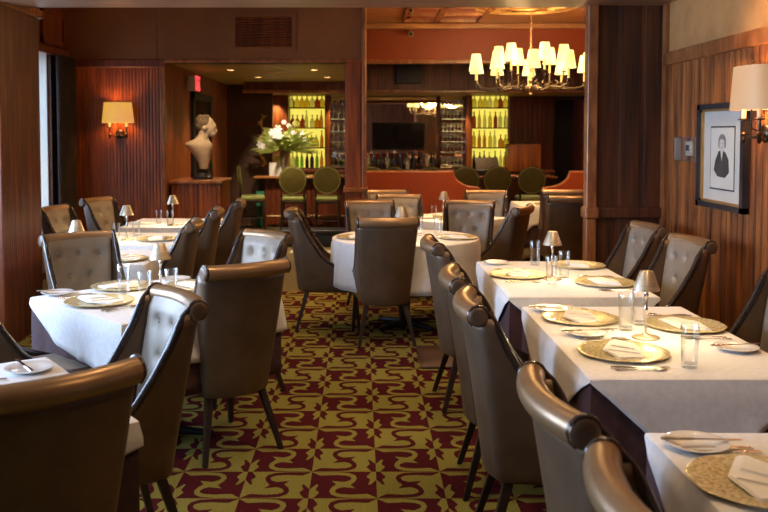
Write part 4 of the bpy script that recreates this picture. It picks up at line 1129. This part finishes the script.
# security camera
t = thing('security_camera', 'small white security camera under the orange header', 'camera', (.72,12.55,3.05))
bm = bmn(); tube(bm, [(0,.15,.03),(0,.05,.03),(0,0,0)], .012, 8); obj('bracket', bm, M['signwhite'], t)
bm = bmn(); tube(bm, [(0,.03,.005),(0,-.10,-.03)], .035, 14); obj('housing', bm, M['signwhite'], t)
bm = bmn(); tube(bm, [(0,-.10,-.03),(0,-.115,-.034)], .026, 14); obj('lens', bm, M['black'], t)

# ------------------------------------------------------------------ lights
def light(kind, loc, e, col, size=.1, rot=None, sy=None, ang=90, blend=.5):
    l = bpy.data.lights.new(kind.lower()+'_lamp', kind); l.energy = e; l.color = col
    if kind == 'AREA':
        l.shape = 'RECTANGLE'; l.size = size; l.size_y = sy or size
    else: l.shadow_soft_size = size
    if kind == 'SPOT': l.spot_size = math.radians(ang); l.spot_blend = blend
    o = bpy.data.objects.new(kind.lower()+'_lamp', l); C.objects.link(o); o.location = loc
    if rot: o.rotation_euler = rot
    return o
DAY = (.54,.70,1)
# daylight through the two front-left windows and the rear-left one
for a, b, z0, z1, e in ((.4,2.9,.75,2.35,170),(3.5,6.0,.75,2.35,230),(7.6,9.95,.55,2.53,50)):
    light('AREA', (XL-.14, (a+b)/2, (z0+z1)/2), e, DAY, z1-z0-.1, (0,-PI/2,0), b-a-.1)
# table lamps: real bulbs under the shades
for r in [o for o in C.objects if o.name.startswith('table_lamp')]:
    light('POINT', (r.location.x, r.location.y, r.location.z+.205), 10, (1,.76,.42), .012)
light('POINT', (-2.87, YB1-.10, 1.85), 13, (1,.45,.14), .05)
light('POINT', (XR-.10, 4.95, 1.85), 9, (1,.55,.24), .05)
# warm ceiling downlights in the dining room
for x, y, e in ((.95,3.7,55),(1.1,5.3,40),(.95,2.2,55),(-.3,3.6,50),(-1.2,4.6,20),(-1.5,1.6,8),(.3,5.8,46),(-1.6,6.0,22),(1.95,4.9,60)):
    down(x, y, 2.85, 'recessed ceiling downlight above the dining tables', .05, e, (1,.64,.33), 110, .05)
for x, y, e in ((.4,7.6,95),(1.5,9.2,110),(-1.8,8.6,110),(2.6,8.6,90),(.8,10.6,90),(-.8,9.0,90),(2.4,11.6,80)):  # unseen downlights added to brighten the middle room and bulkhead
    down(x, y, 3.2, 'added unseen ceiling downlight brightening the middle room', .05, e, (1,.62,.30), 115, .05)
light('SPOT', (-1.9, 10.35, 2.46), 60, (1,.72,.42), .04, (math.radians(28),0,math.radians(0)), ang=60)  # added spot without a fixture, brightens the bust
light('SPOT', (-1.2, 13.6, 2.44), 170, (1,.80,.55), .04, (math.radians(48),0,0), ang=50)  # added unseen spot aimed at the bouquet
for x_, e_ in ((1.78,60),(-.42,45),(-1.6,45)): light('SPOT', (x_, 16.4, 2.33), e_, (1,.74,.42), .03, (math.radians(14),0,0), ang=70)  # extra fixtureless spots added for the stemware racks and the pilaster
light('SPOT', (-2.0, 13.4, 2.44), 60, (1,.82,.55), .04, (math.radians(30),0,0), ang=50)  # spot added to lift the sideways stool, no fixture of its own
# world: pale sky seen through the windows
w = bpy.data.worlds.new('sky'); bpy.context.scene.world = w; w.use_nodes = True
bg = w.node_tree.nodes['Background']; sk = w.node_tree.nodes.new('ShaderNodeTexSky'); sk.sky_type = 'HOSEK_WILKIE'
sk.sun_direction = Vector((.3,-.6,.7)).normalized(); sk.turbidity = 6
w.node_tree.links.new(sk.outputs[0], bg.inputs[0]); bg.inputs[1].default_value = 3.0
